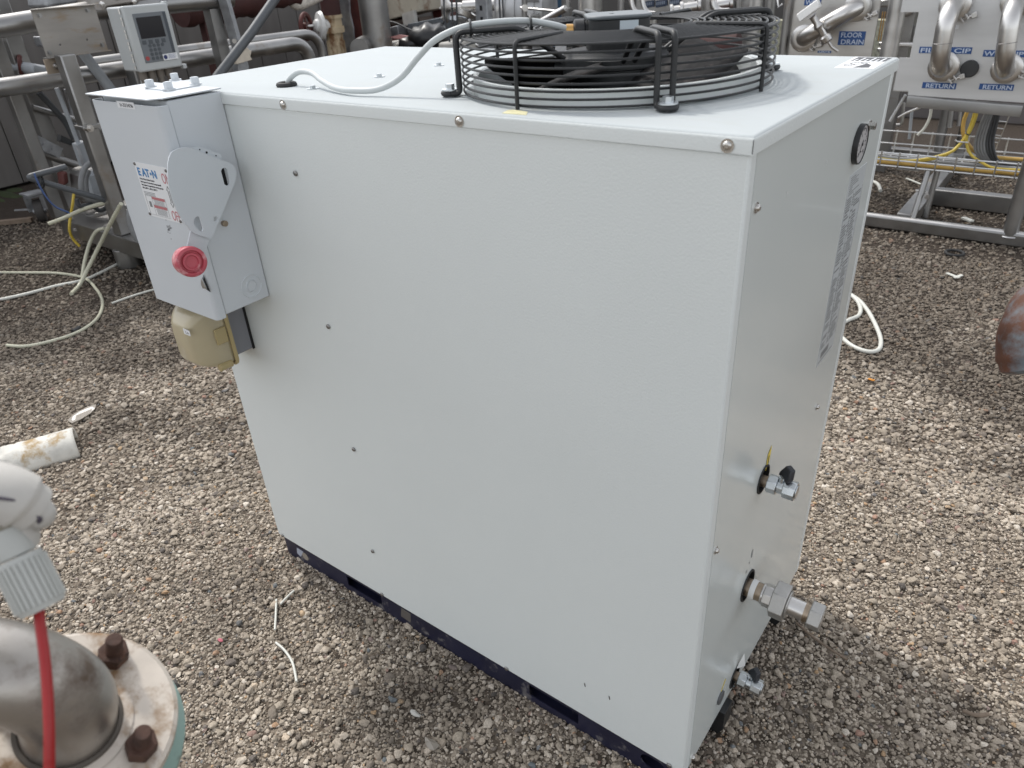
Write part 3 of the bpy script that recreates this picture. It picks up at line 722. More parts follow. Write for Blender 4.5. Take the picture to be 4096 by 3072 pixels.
        o_ = b.build('fan_blade', blade_d, t, angle=60)
        s_ = o_.modifiers.new('thick', 'SOLIDIFY'); s_.thickness = 0.004
    # pale strip added for the lit leading face of the left blade
    MB().bar(C0 + Vector((-0.075, -0.055, 0.030)), C0 + Vector((-0.145, 0.055, 0.058)), 0.020, 0.003).build('lit_blade_strip', mat('lit_blade_grey', (0.16, 0.165, 0.17), 0.45), t)
    MB().obox(C0 + Vector((-0.147, 0.058, 0.061)), (0.006, 0, 0), (0, 0.003, 0), (0, 0, 0.003)).build('balance_clip', zinc, t)
    # supply cable of the fan
    gr = C0 + Vector((0, 0, 0)); g0 = Vector((0.349, 0.092, ZT))
    MB().ring(g0 + Z * 0.003, Z, 0.0155, 0.0055, 28, 8).lathe([(0.0155, 0.003), (0.001, 0.002)], g0, Z, 24).build('grommet', rubber, t)
    A = C0 + Vector((-0.19, -0.19, 0))              # bend of the rear-left arm
    sd_ = Vector((-0.707, 0.707, 0)) * 0.0
    path = spline([g0 + Vector((0.0, 0.002, -0.01)), g0 + Vector((0.006, 0.002, 0.010)), (0.383, 0.100, ZT + 0.026), (0.425, 0.098, ZT + 0.026), (0.475, 0.080, ZT + 0.016), (0.530, 0.062, ZT + 0.009), (0.590, 0.050, ZT + 0.009),
                   (0.645, 0.060, ZT + 0.012), (0.690, 0.072, ZT + 0.030), (0.725, 0.085, ZT + 0.062), (0.757, 0.098, ZT + 0.088), A + Vector((0.008, 0.008, 0.104)), A + Vector((0.045, 0.045, 0.1085)),
                   A + Vector((0.085, 0.085, 0.1070)), A + Vector((0.115, 0.118, 0.098)), bc - ex * 0.078 + Z * 0.088, bc - ex * 0.056 + Z * 0.086], 8)
    MB().tube(path, 0.0052, 12).build('fan_cable', cable_g, t)
    cg = MB().cyl(bc - ex * 0.086 + Z * 0.088, bc - ex * 0.074 + Z * 0.0875, 0.0095, 18).build('cable_gland', brass, mo)
    MB().lathe([(0.012, 0), (0.0165, 0.003), (0.0165, 0.018), (0.013, 0.020), (0.013, 0.026)], bc - ex * 0.074 + Z * 0.0875, ex, 12).build('cable_gland', black, mo)
    for q in (0.018, 0.088):
        c = A + Vector((q, q, 0.1028)); ax = Vector((0.707, 0.707, 0)); s_ = Vector((-0.707, 0.707, 0))
        MB().tube([c + s_ * (0.0165 * math.cos(x)) + Z * (0.0115 * math.sin(x)) for x in [2 * math.pi * i / 20 for i in range(20)]], 0.0022, 6, True).build('cable_tie', black, t)
    # ball valves and the union on the right end
    def valve(y, z, name, tilt):
        c = Vector((W, y, z))
        v = MB().cyl(c + X * -0.03, c + X * 0.012, 0.0115, 20).build(name, brownst, t)
        b = MB().cyl(c + X * 0.010, c + X * 0.028, 0.0185, 8).cyl(c + X * 0.028, c + X * 0.040, 0.0135, 16).cyl(c + X * 0.040, c + X * 0.062, 0.0185, 8).cyl(c + X * 0.062, c + X * 0.064, 0.013, 16)
        b.build('valve_body', zinc, v, 0.0012)
        hd = MB().cyl(c + X * 0.034 + Z * 0.010, c + X * 0.034 + Z * 0.022, 0.006, 12)
        hd.build('valve_stem', zinc, v)
        up = Vector((0.25, 0.1, 1)).normalized(); s2 = Vector((0.75, -0.66, 0)).normalized()
        hp = c + X * 0.034 + Z * 0.018
        th_ = Vector((0.66, 0.75, 0))
        MB().prism([hp - s2 * 0.015, hp + s2 * 0.015, hp + s2 * 0.0155 + up * 0.008, hp + s2 * 0.009 + up * 0.026, hp - s2 * 0.008 + up * 0.027, hp - s2 * 0.0155 + up * 0.008], th_ * 0.011).build('valve_handle', mat('dark_handle', (0.028, 0.030, 0.036), 0.45), v, 0.002)
        MB().box(W - 0.040, W - 0.012, y - 0.045, y + 0.045, z - 0.045, z + 0.045).build('inner_frame', dark, t)
    valve(0.2536, 0.684, 'drain_valve', 0)
    valve(0.262, 0.116, 'drain_valve', 0)
    c = Vector((W, 0.2545, 0.405)); ax = Vector((1, 0.02, -0.03)).normalized()
    u = MB().cyl(c - ax * 0.03, c + ax * 0.033, 0.0195, 24).build('pipe_union', brownst, t)
    MB().cyl(c + ax * 0.008, c + ax * 0.019, 0.0212, 24).build('tape_wrap', ptfe, u)
    MB().cyl(c + ax * 0.031, c + ax * 0.036, 0.0222, 24).cyl(c + ax * 0.036, c + ax * 0.054, 0.0245, 8).build('union_end', steel_p, u, 0.001)
    MB().hexa(c + ax * 0.054, c + ax * 0.083, 0.040).cyl(c + ax * 0.083, c + ax * 0.087, 0.030, 24).build('union_nut', castst, u, 0.002)
    MB().cyl(c + ax * 0.085, c + ax * 0.118, 0.0195, 24).build('nipple', steel_p, u)
    MB().cyl(c + ax * 0.117, c + ax * 0.122, 0.0212, 24).cyl(c + ax * 0.122, c + ax * 0.127, 0.0198, 24).build('nipple', brownst, u)
    MB().hexa(c + ax * 0.127, c + ax * 0.152, 0.029).build('pipe_cap', castst, u, 0.002)
    MB().cyl(c + ax * 0.152, c + ax * 0.1525, 0.016, 24).build('pipe_cap', steel_p, u)
    MB().box(W - 0.040, W - 0.012, 0.2545 - .045, 0.2545 + .045, 0.405 - .045, 0.405 + .045).build('inner_frame', dark, t)
    return t
build_chiller()
# ------------------------------------------------------------------ safety switch on the front of the cabinet
def build_switch():
    X, Y, Z = Vector((1, 0, 0)), Vector((0, 1, 0)), Vector((0, 0, 1))
    xl, xr, yf, zb, zt = 0.012, 0.263, -0.142, 0.923, 1.372
    t = thing('safety_switch', 'grey steel switch box with a red knob lever, hung on the cabinet front', 'switch box', ((xl + xr) / 2, 0, 1.15))
    MB().box(xl + .003, xr - .0025, -0.1185, -0.001, zb + .004, zt - 0.004).build('switch_case', ansi, t, 0.003)
    # cover: front face with rolled edges that lap the case
    cov = MB(); e = 0.010
    prof = [(xl - .001, -0.1175), (xl - .001, yf + e)] + [(xl - .001 + e - e * math.cos(R(a)), yf + e - e * math.sin(R(a))) for a in (22, 45, 68, 90)]
    prof += [(xr + .0005 - e + e * math.sin(R(a)), yf + e - e * math.cos(R(a))) for a in (0, 22, 45, 68, 90)] + [(xr + .0005, -0.1195), (xr - .0015, -0.1195), (xr - .0015, yf + e)]
    prof += [(xr - .002 - e + e * math.sin(R(a)), yf + .002 + e - e * math.cos(R(a))) for a in (68, 45, 22, 0)] + [(xl + .001 + e - e * math.cos(R(a)), yf + .002 + e - e * math.sin(R(a))) for a in (90, 68, 45, 22)] + [(xl + .001, -0.1175)]
    cov.prism([(x, y, zb - 0.001) for x, y in prof], (0, 0, zt - 0.009 - zb))
    cover = cov.build('cover', ansi, t, 0.0008, 30)
    MB().box(xl + .004, xr - .004, yf + .0025, -0.119, zb + .002, zb + .0045).build('cover', ansi, t)
    # rain hood
    MB().prism([(xl - .002, yf - .006, zt), (xr - .018, yf - .006, zt), (xr - .006, yf + .012, zt), (xr + .0005, yf + .014, zt), (xr + .0005, -0.0005, zt), (xl - .002, -0.0005, zt)], (0, 0, 0.0028)).build('rain_hood', ansi, t, 0.0008)
    z0 = zt + 0.0028
    hp = [at(u, v, 2, z0) for u, v in ((314, 191.5), (381, 173.5), (436, 184.5), (364, 198))]
    hub = MB().prism(hp, (0, 0, 0.0025)).build('hub_plate', ansi, t, 0.0006)
    bm_ = hexbolt_mesh(0.0085, 0.0135, 0.0125, ansi)
    cen = sum(hp, Vector()) / 4
    pr = link(bm_, 'hub_bolt'); copies(pr, [facing(cen + (p - cen) * 0.80 + Z * 0.0026, Z, i * .4) for i, p in enumerate(hp)], t)
    # concentric knock-outs pressed in the side
    kc = Vector((xr - .0025, -0.040, 0.9665))
    kb = MB()
    for rr in (0.0255, 0.0135): kb.tube([kc + Y * (rr * math.cos(x)) + Z * (rr * math.sin(x)) for x in [R(12 + i * 15.5) for i in range(23)]], 0.0018, 6)
    kb.lathe([(0.0112, 0), (0.0112, 0.0012), (0.0001, 0.0014)], kc, X, 24)
    kb.build('knockout', ansi, t)
    sc_ = MB().cyl((xr - .003, -0.068, 1.118), (xr + .005, -0.068, 1.118), 0.0062, 14).build('case_screw', brownst, t)
    # operating handle plate
    def c6(x, y): return (162 + x * .7235 / 1.8517, 162 + y * .7235 / 1.8517)
    xp = 0.300
    def yz(q): p = at(*c6(*q), 0, xp); return (p.y, p.z)
    outline = [(515, 600), (511, 540), (512, 490), (518, 455), (533, 425), (560, 410), (588, 402), (615, 398), (640, 402), (720, 435), (800, 466), (850, 485), (872, 498), (886, 520), (891, 545), (889, 566), (880, 600), (820, 745), (758, 893), (752, 902), (744, 902), (690, 888), (660, 876), (640, 862), (612, 828), (585, 790), (560, 745), (535, 680)]
    hole_a = [(805, 530), (812, 516), (826, 512), (838, 520), (851, 590), (850, 606), (838, 613), (824, 604)]
    hole_b = [(655, 800), (664, 785), (678, 780), (688, 788), (706, 850), (703, 864), (692, 866), (665, 840), (654, 822)]
    hole_c = [(765, 786), (778, 780), (787, 786), (786, 800), (776, 808), (764, 808)]
    curve_plate('handle_plate', [yz(q) for q in outline], [[yz(q) for q in h] for h in (hole_a, hole_b, hole_c)], 0.0028, frame((xp, 0, 0), Y, Z), ansi_d, t, 0.0007)
    tab = [at(*c6(*q), 0, xp - .006) for q in ((645, 402), (690, 396), (808, 440), (815, 478), (720, 440))]
    tb = MB().prism(tab, (-0.0022, 0, 0)).build('lock_tab', ansi_d, t)
    for q in ((690, 412), (728, 428), (780, 446)):
        p = at(*c6(*q), 0, xp - .0055); MB().cyl(p, p + X * 0.0002, 0.0022 if q[0] == 728 else 0.0013, 12).build('tab_hole', dark, tb)
    MB().box(xr - .002, xp - .010, -0.080, -0.054, 1.195, 1.238).build('slot_shade_block', dark, t)  # dark block added so the handle slot reads as shaded
    MB().cyl((xr - .003, -0.105, 1.19), (xp, -0.105, 1.19), 0.022, 24).build('hub_boss', ansi_d, t)
    MB().box(xr - .001, xp - .0016, -0.150, -0.085, 1.205, 1.225).build('hub_boss', ansi_d, t)
    lv = [at(*c6(*q), 0, xp - .004) for q in ((640, 860), (748, 890), (700, 1060), (600, 1030))]
    MB().prism(lv, (-0.0028, 0, 0)).build('lever', ansi_d, t, 0.0006)
    kc = at(*c6(648, 1034), 0, 0.345); kd = Vector((1, -0.20, 0.16)).normalized()
    kn = MB().lathe([(0.0262, -0.034), (0.0280, -0.031), (0.0297, -0.010), (0.0292, -0.002), (0.0275, 0.0), (0.0225, 0.0), (0.0205, -0.006), (0.0180, -0.006), (0.0165, -0.001), (0.0130, -0.001), (0.0115, -0.005), (0.0001, -0.0055)], kc, kd, 48)
    kn.build('knob', red, t, angle=50)
    # latch slit
    lc = at(*c6(718, 1150), 1, yf); lp = [lc + Vector((a, -.0004, b)) for a, b in ((.004, .020), (.014, -.018), (-.010, -.012), (-.010, -.004), (-.002, .002))]
    MB().prism(lp, (0, -0.0003, 0)).build('latch_slot', dark, t)
    MB().prism([lc + Vector((a, -.0008, b)) for a, b in ((-.002, .014), (.006, -.012), (-.010, -.013), (-.012, -.004))], (0, -0.0025, 0)).build('latch', zinc, t, 0.0005)
    # labels
    def cv(q): return at(*c6(*q), 1, yf)
    a, b, c = cv((228, 140)), cv((325, 155)), cv((233, 165))
    pl = MB().box(a.x, b.x, yf - .0006, yf - .0002, (a.z + b.z) / 2 - .0125, (a.z + b.z) / 2 + .000).build('tag_label', label, t)
    text('lettering', 'H-32/34/36', 0.0095, Vector((a.x + .010, yf - .0008, (a.z + b.z) / 2 - .0098)), X, Z, ink, pl, width=(b.x - a.x) * .74, bold=0.0)
    q0, q1, q2, q3 = cv((323, 475)), cv((505, 515)), cv((600, 825)), cv((415, 775))
    lx0, lx1, lz1, lz0 = (q0.x + q3.x) / 2, min((q1.x + q2.x) / 2, xr - .012), (q0.z + q1.z) / 2, (q2.z + q3.z) / 2
    yl = yf - .0006; LW = lx1 - lx0; LH = lz1 - lz0
    ml = MB().box(lx0, lx1, yl, yf - .0002, lz0, lz1).build('rating_label', label, t)
    def P(fx, fz): return Vector((lx0 + LW * fx, yl - .0003, lz0 + LH * fz))
    bb = mat('label_blue', (0.06, 0.20, 0.42), 0.45)
    text('lettering', 'E', 0.022, P(.05, .765), X, Z, bb, ml, bold=0.0007)
    text('lettering', 'A', 0.022, P(.185, .765), X, Z, bb, ml, bold=0.0007)
    text('lettering', 'T', 0.022, P(.30, .765), X, Z, bb, ml, bold=0.0007)
    MB().cyl(P(.452, .83), P(.452, .83) + Y * -.0004, 0.0030, 14).build('lettering', bb, ml)
    text('lettering', 'N', 0.022, P(.49, .765), X, Z, bb, ml, bold=0.0007)
    rr_ = mat('label_red', (0.50, 0.20, 0.22), 0.5)
    text('lettering', 'ON', 0.030, P(.76, .70), X, Z, rr_, ml, width=LW * .22)
    text('lettering', 'OFF', 0.030, P(.74, .03), X, Z, rr_, ml, width=LW * .24)
    arr = MB()
    xx = .86
    arr.tube([P(xx - .05, .58), P(xx, .66), P(xx + .05, .58), P(xx + .02, .58), P(xx + .02, .36), P(xx + .05, .36), P(xx, .28), P(xx - .05, .36), P(xx - .02, .36), P(xx - .02, .58), P(xx - .05, .58)], 0.0006, 5)
    arr.build('arrow', greyink, ml)
    for i, s_ in enumerate(('Heavy Duty Safety Switch', 'Interrupteur de sécurité à usage intensif', 'Interruptor de seguridad de servicio pesado', '30 A, 600 V~, 60 Hz, 250 V =')):
        text('lettering', s_, 0.0048, P(.05, .69 - i * .055), X, Z, ink, ml, width=LW * (.44, .62, .66, .46)[i])
    pr = MB(); rg = random.Random(4)
    for i in range(3): pr.obox(P(.05 + .17, .465 - i * .026), X * LW * .17, Z * .0005, Y * .0001)
    for i in range(17):
        if i in (0, 8): continue
        pr.obox(P(.26 + .19 + .0, .385 - i * .0195), X * LW * (.19 * rg.uniform(.75, 1)), Z * .0004, Y * .0001)
    pr.obox(P(.155, .24), X * LW * .035, Z * .006, Y * .0001)
    pr.obox(P(.36, .395), X * LW * .30, Z * .0002, Y * .0001); pr.obox(P(.36, .045), X * LW * .30, Z * .0002, Y * .0001)
    for q in (.06, .245, .66): pr.obox(P(q, .22), X * .0002, Z * LH * .175, Y * .0001)
    pr.build('print', greyink, ml)
    wr = MB(); wr.obox(P(.45, .372), X * LW * .195, Z * .0028, Y * .00012); wr.obox(P(.45, .215), X * LW * .195, Z * .0028, Y * .00012); wr.build('print', mat('label_red_bar', (0.45, 0.16, 0.17), 0.5), ml)
    for fx, fz in ((.03, .965), (.965, .945), (.03, .04), (.965, .04)):
        MB().lathe([(0.0034, 0), (0.0030, 0.0016), (0.0001, 0.002)], P(fx, fz), -Y, 12).build('rivet', mat('rivet_metal', (.25, .24, .23), .4, .9), ml)
    sm_ = cv((520, 848)); s2 = MB(); rg = random.Random(9)
    for i in range(26):
        p = sm_ + Vector((rg.gauss(0, .006), -.0002, rg.gauss(0, .010))); s2.obox(p, Vector((rg.uniform(.001, .003), 0, .0004)), Vector((-.0003, 0, rg.uniform(.0005, .0012))), Y * .0001)
    s2.build('scuff', mat('scuff_grey', (0.27, 0.28, 0.29), 0.6), t)
    return t
build_switch()

def build_outlet():
    t = thing('outlet_box', 'grey outlet box under a yellowed bubble cover below the switch box', 'outlet box', (0.08, 0, 0.80))
    zt_, zb_ = 0.905, 0.763
    MB().box(0.040, 0.1395, -0.058, -0.0005, zb_, zt_).build('box', mat('grey_box_paint', (0.21, 0.215, 0.235), 0.45, var=.05, vscale=8), t, 0.002)
    MB().box(0.1393, 0.1420, -0.006, -0.0005, zb_ - .002, zt_).build('box', dark, t)
    # bubble cover: rounded hollow shell in front of the box
    x0, x1, y0, y1, z0, z1 = 0.030, 0.152, -0.060, -0.150, 0.752, 0.912
    b = MB(); n = 12; loops = []
    for q in range(9):
        f = q / 8; ins = 0.034 * f ** 2.4; y = y0 + (y1 - y0) * (1 - (1 - f) ** 1.3)
        loops.append((x0 + ins, x1 - ins * .85, z0 + ins * 0.9, z1 - ins * 1.25, y))
    def rr(xa, xb, za, zb2, y, r=0.016):
        P = []
        for sx, sz, a0 in ((1, 1, 0), (-1, 1, 90), (-1, -1, 180), (1, -1, 270)):
            for i in range(5):
                a = R(a0 + 22.5 * i)
                P.append(((xb if sx > 0 else xa) - sx * r + r * math.cos(a), y, (zb2 if sz > 0 else za) - sz * r + r * math.sin(a)))
        return P
    L = [rr(*l) for l in loops]; m = len(L[0])
    for k in range(len(L) - 1): b.add(L[k] + L[k + 1], [(i, (i + 1) % m, m + (i + 1) % m, m + i) for i in range(m)])
    b.add(L[-1], [tuple(range(m))])
    o = b.build('bubble_cover', beigecov, t, angle=70)
    bm = bmesh.new(); bm.from_mesh(o.data); bmesh.ops.remove_doubles(bm, verts=bm.verts, dist=1e-5); bmesh.ops.recalc_face_normals(bm, faces=bm.faces); bm.to_mesh(o.data); bm.free()
    s = o.modifiers.new('shell', 'SOLIDIFY'); s.thickness = 0.003
    f = MB().tube([Vector(p) for p in rr(x0 - .003, x1 + .004, z0 - .003, z1 + .003, -0.0625)], 0.0052, 6, True).build('cover_flange', mat('yellowed_flange', (0.40, 0.32, 0.16), 0.35), t)
    MB().box(0.151, 0.157, -0.100, -0.070, 0.815, 0.855).build('cover_latch', mat('yellowed_flange', (0, 0, 0)), t, 0.002)
    MB().cyl((0.148, -0.108, 0.757), (0.148, -0.075, 0.757), 0.010, 14).build('cover_hinge', mat('yellowed_flange', (0, 0, 0)), t, 0.001)
    MB().cyl((0.050, -0.100, 0.905), (0.075, -0.100, 0.905), 0.006, 12).build('cover_hinge', mat('yellowed_flange', (0, 0, 0)), t, 0.001)
    p = at(404, 717, 1, -0.1505)
    lab = MB().box(p.x - .014, p.x + .012, -0.1512, -0.1504, p.z - .008, p.z + .006).build('tag_label', label, t)
    text('lettering', 'L-6', 0.009, Vector((p.x - .006, -0.1514, p.z - .0045)), (1, 0, 0), (0, 0, 1), greyink, lab, width=.012)
build_outlet()

# ------------------------------------------------------------------ foreground: flanged elbow, cable head
def build_flange():
    c = Vector(atd(149.4, 1565, 0.875)); n = Vector((0.432, 0.103, 0.896)).normalized()
    e1 = n.cross(Vector((0, 1, 0))).normalized(); e2 = n.cross(e1)
    t = thing('flanged_elbow', 'weathered steel pipe elbow welded to a stained flange with rusty bolts', 'pipe', (c.x, c.y, 0))
    MB().lathe([(0.050, 0.001), (0.0905, 0.0012), (0.0945, -0.0015), (0.0950, -0.004), (0.0950, -0.0165), (0.0930, -0.0185), (0.02, -0.0185)], c, n, 72).lathe([(0.0545, 0.0026), (0.040, 0.0030)], c, n, 48).build('flange', flangem, t, angle=30)
    # elbow: short rise then turns to the left
    d = (-RX); d = (d - n * d.dot(n)).normalized(); r0 = 0.0405; Rb = 0.060
    path = [c - n * 0.004, c + n * 0.020]; path += [c + n * (0.032 + Rb * math.sin(R(a))) + d * (Rb * (1 - math.cos(R(a)))) for a in range(0, 96, 6)]
    last = path[-1]; dd = (path[-1] - path[-2]).normalized(); path.append(last + dd * 0.25)
    el = MB().tube(path, r0, 40, cap=False).build('elbow', elbowm, t, angle=60)
    MB().ring(c + n * 0.002, n, r0 + 0.0015, 0.0042, 48, 8).build('weld', mat('dark_weld', (0.10, 0.085, 0.07), 0.6, 0.4), t)
    st = MB()
    for a in (-63.2, -153.2, 26.8, 116.8):
        p = c + (e1 * math.cos(R(a)) + e2 * math.sin(R(a))) * 0.0705
        bo = MB().hexa(p + n * 0.001, p + n * 0.017, 0.0148).build('nut', rust, t, 0.0012)
        MB().cyl(p - n * 0.05, p + n * 0.0385, 0.0078, 18).cyl(p + n * 0.0385, p + n * 0.040, 0.0078, 18, 0.0066).build('stud', rust, bo)
        th = MB()
        for q in range(10): th.ring(p + n * (0.0185 + q * 0.002), n, 0.0077, 0.0007, 18, 5)
        th.build('thread', rust, bo)
    MB().lathe([(0.09, -0.022), (0.1045, -0.040), (0.1050, -0.062), (0.070, -0.070), (0.055, -0.09), (0.06, -0.16), (0.055, -0.45)], c, n, 48).build('lower_flange', teal, t, 0.001)
    q = c - n * 0.44
    MB().tube([q, q - n * 0.1 - Vector((0, 0, .1)), Vector((q.x - .12, q.y, 0.3)), Vector((q.x - .12, q.y, -0.02))], 0.055, 24).build('lower_pipe', teal, t)
build_flange()

def build_connector():
    dist = 0.63
    def A(x, y, dz=0.0): return Vector(atd(x * .4792, 864 + y * .4792, dist + dz))
    t = thing('wrapped_connector', 'white wrapped connector with a ribbed grey gland and red cable below', 'connector', A(60, 600))
    a, b = A(75, 705), A(165, 880)
    ax = (b - a).normalized()
    r = (A(270, 810) - A(62, 945)).length / 2
    g = MB(); nn = 28; prof = []
    cap = MB().lathe([(r * .93, -0.003), (r * .97, 0.0), (r * .97, 0.034), (r * .90, 0.037), (r * .30, 0.0375)], a + ax * .004, ax, 40).build('gland_nut', mat('pale_grey_gland', (0.42, 0.425, 0.40), 0.45, var=.05, vscale=20), t)
    x, y, _ = basis(ax); rb = MB()
    for i in range(nn):
        th = 2 * math.pi * i / nn; d = x * math.cos(th) + y * math.sin(th); s_ = ax.cross(d)
        rb.obox(a + ax * .021 + d * r * .985, d * .0012, s_ * r * .075, ax * .0165)
    rb.build('gland_rib', mat('pale_grey_gland', (0, 0, 0)), cap, 0.0006)
    MB().lathe([(r * .80, -0.022), (r * .84, -0.020), (r * .84, -0.004), (r * .78, 0.0)], a, ax, 36).build('gland_neck', mat('pale_grey_gland', (0, 0, 0)), t)
    MB().ring(a - ax * .022, ax, r * .76, .0028, 36, 8).build('seal_ring', mat('dull_seal', (0.22, 0.20, 0.16), 0.6), t)
    # wrapped head: overlapping swollen folds
    h0 = A(70, 610, .004); hb = MB()
    head = MB().lathe([(0.0001, -0.052), (r * .45, -0.050), (r * .85, -0.040), (r * 1.02, -0.022), (r * 1.06, 0.0), (r * .98, 0.016), (r * .80, 0.024), (r * .5, 0.026)], A(24, 545, .006), ax, 40)
    hm = head.mesh('wrapped_head', wrap, 60)
    for v in hm.vertices:
        p = Vector(v.co); k = math.sin(p.x * 130) * math.sin(p.z * 110 + p.y * 60) * 0.0022; v.co = p + (p - A(24, 545, .006)).normalized() * k
    head_o = link(hm, 'wrapped_head', t)
    MB().tube(spline([A(-130, 425), A(-50, 412, -.004), A(30, 432, -.006), A(100, 465, -.004), A(150, 496), A(188, 508)], 6), [.020] * 6 + [.021] * 6 + [.021] * 6 + [.018] * 6 + [.013] * 6 + [.006], 20).build('wrap_fold', wrap, t, angle=70)
    MB().tube(spline([A(-20, 440, -.028), A(60, 452, -.026), A(125, 468, -.020)], 6), .0011, 6).build('wrap_seam', mat('dark_seam', (0.06, 0.05, 0.07), 0.7), t)
    MB().ball(A(176, 508, -.004), .0115, .0105, .012).build('wrap_fold', wrap, t)
    MB().cyl(A(162, 525, -.012), A(150, 535, -.013), .0055, 14).build('wrap_fold', mat('dark_seam', (0, 0, 0)), t)
    ap = A(24, 545, .006)
    MB().tube([ap - ax * .03, ap - ax * .05 - RX * .06, ap - RX * .16 - Vector((0, 0, .08)), ap - RX * .17 - Vector((0, 0, .6)), Vector(((ap - RX * .17).x, (ap - RX * .17).y, -0.02))], 0.013, 14).build('support_conduit', pvc, t)
    c = thing('cable', 'bright red cable hanging from the ribbed gland in front of the elbow', 'cable', A(170, 905))
    pts = [b - ax * .012, A(172, 925, .0), A(180, 1000, -.002), A(200, 1150, -.006), A(214, 1300, -.006), A(222, 1480, -.002), A(223, 1600, .004), A(223, 1720, .012)]
    end = Vector(pts[-1]); dd = (end - Vector(pts[-3])).normalized(); pts += [end + dd * .1, end + dd * .2 + Vector((0, 0, -.05)), Vector((end.x, end.y, 0.4)) + dd * .1, Vector((end.x - .1, end.y, 0.02))]
    o = MB().tube(spline(pts, 8), 0.0035, 14).build('sheath', redcab, c, angle=70)
build_connector()

def build_rust_valve():
    # capped pipe end reaching in at the right edge
    dist = 1.55
    def A(u, v, dz=0.0): return Vector(atd(u, v, dist + dz))
    t = thing('rusty_pipe_end', 'rusty pipe end with flaking pale blue paint reaching in from the right', 'pipe', Vector((A(2200, 720).x, A(2200, 720).y, 0)))
    a = A(2178, 800, .01); b_ = A(2235, 655, .05); ax = (a - b_).normalized(); r = 0.050
    c0 = A(2205, 735, .05)
    MB().tube(spline([A(2226, 806, .05), A(2222, 765, .05), A(2232, 705, .06), A(2296, 642, .10), A(2600, 580, .25)], 8), [.026] + [.040] + [.046] * 4 + [.050] * 27, 28).build('pipe_body', rustblue, t, angle=60)
    MB().tube([A(2600, 560, .25), A(2700, 570, .3), Vector((A(2700, 570, .3).x, A(2700, 570, .3).y, -.02))], .045, 20).build('pipe_leg', rustblue, t)
build_rust_valve()
# ------------------------------------------------------------------ loose things on the gravel
def gp(u, v, z=0.0): return at(u, v, 2, z)
def ground_hose(name, lab, cat, uv, r, m, z=0.012, group=None, k=8, closed=False):
    pts = []
    for q in uv:
        zz = q[2] if len(q) > 2 else z
        pts.append(gp(q[0], q[1], zz))
    c = sum(pts, Vector()) / len(pts)
    o = MB().tube(spline(pts, k, closed), r, 10, closed).build(name, m, None, angle=70)
    return tag(o, lab, cat, group)
G1 = 'pale hoses lying on the gravel at the left'
ground_hose('hose', 'long pale hose sweeping across the gravel and curling back to an open end', 'hose', [(-60, 588), (40, 589), (120, 590), (180, 600), (206, 622), (221, 650), (215, 680), (190, 705), (150, 725), (90, 742), (50, 748), (15, 746)], 0.0085, hosew, group=G1)
ground_hose('hose', 'straight clear hose running under the curled one towards the skid foot', 'hose', [(-60, 655), (0, 647), (60, 634), (120, 618), (180, 605), (225, 585), (262, 565), (275, 552)], 0.009, hosewh, group=G1)
ground_hose('hose', 'thin pale hose lying on the gravel beside the switch box', 'hose', [(242, 655), (290, 638), (345, 622), (380, 612)], 0.006, hosewh, group=G1)
ground_hose('hose', 'thick pale yellow hose hanging off the skid down to the gravel', 'hose', [(262, 440, 0.50), (240, 480, 0.38), (215, 530, 0.22), (190, 580, 0.09), (172, 615, 0.02), (154, 635, 0.012)], 0.0115, hosew, group='pale yellow hoses hanging from the skid')
ground_hose('hose', 'shorter pale hose leaving the skid deck beside the thick yellow one', 'hose', [(226, 493, 0.26), (208, 500, 0.24), (194, 525, 0.17), (184, 560, 0.10), (177, 600, 0.02)], 0.0105, hosew, group='pale yellow hoses hanging from the skid')
ground_hose('hose', 'pale hose stub poking out sideways between the skid posts', 'hose', [(252, 434, 0.42), (220, 440, 0.42), (180, 452, 0.40), (140, 470, 0.36), (106, 483, 0.33)], 0.0115, hosew, group='pale yellow hoses hanging from the skid')
ground_hose('hose', 'thin hose with a yellow upper half dangling in front of the skid deck', 'hose', [(160, 415, 0.42), (157, 440, 0.36), (152, 470, 0.27), (150, 495, 0.20), (157, 515, 0.13), (172, 532, 0.07)], 0.0085, hoseyel, group='pale yellow hoses hanging from the skid')
MB().cyl(gp(158, 717, .012), gp(172, 708, .012), 0.0125, 12).build('hose_joint', black).parent = None
tag(bpy.data.objects['hose_joint'], 'short black sleeve joining the curled pale hose', 'hose joint')
ground_hose('hose', 'white hose loop on the gravel behind the right end of the cabinet', 'hose', [(1815, 700), (1836, 690), (1854, 682), (1859, 668), (1852, 650), (1838, 637), (1848, 643), (1862, 655), (1880, 680), (1897, 715), (1903, 738), (1898, 755), (1878, 760), (1850, 752), (1828, 738), (1805, 715)], 0.0095, hosewh, 0.012)
ground_hose('hose', 'short white hose piece on damp gravel right of the data sheet', 'hose', [(1880, 390), (1896, 398), (1902, 412)], 0.012, hosewh, 0.012)
ground_hose('plastic_rod', 'straight pale plastic rod on the gravel in front of the cabinet', 'plastic rod', [(597, 1295), (596, 1325), (594, 1360)], 0.0032, hosewh, 0.013, k=3)
ground_hose('plastic_rod', 'short slanting plastic rod touching the top of the straight one', 'plastic rod', [(606, 1305), (620, 1290), (635, 1276)], 0.0032, hosewh, 0.013, k=3)
ground_hose('plastic_rod', 'curved white plastic rod on the gravel in front of the cabinet', 'plastic rod', [(596, 1388), (615, 1405), (632, 1432), (641, 1472)], 0.0034, hosewh, 0.013)
ground_hose('twig', 'thin brown twig on the gravel under the pipe union', 'twig', [(1720, 1345), (1755, 1375), (1790, 1400), (1830, 1425)], 0.003, wood, 0.013)
ground_hose('twig', 'pale twig near the lower right corner of the picture', 'twig', [(2080, 1535), (2110, 1545), (2135, 1543)], 0.0045, wood, 0.014)
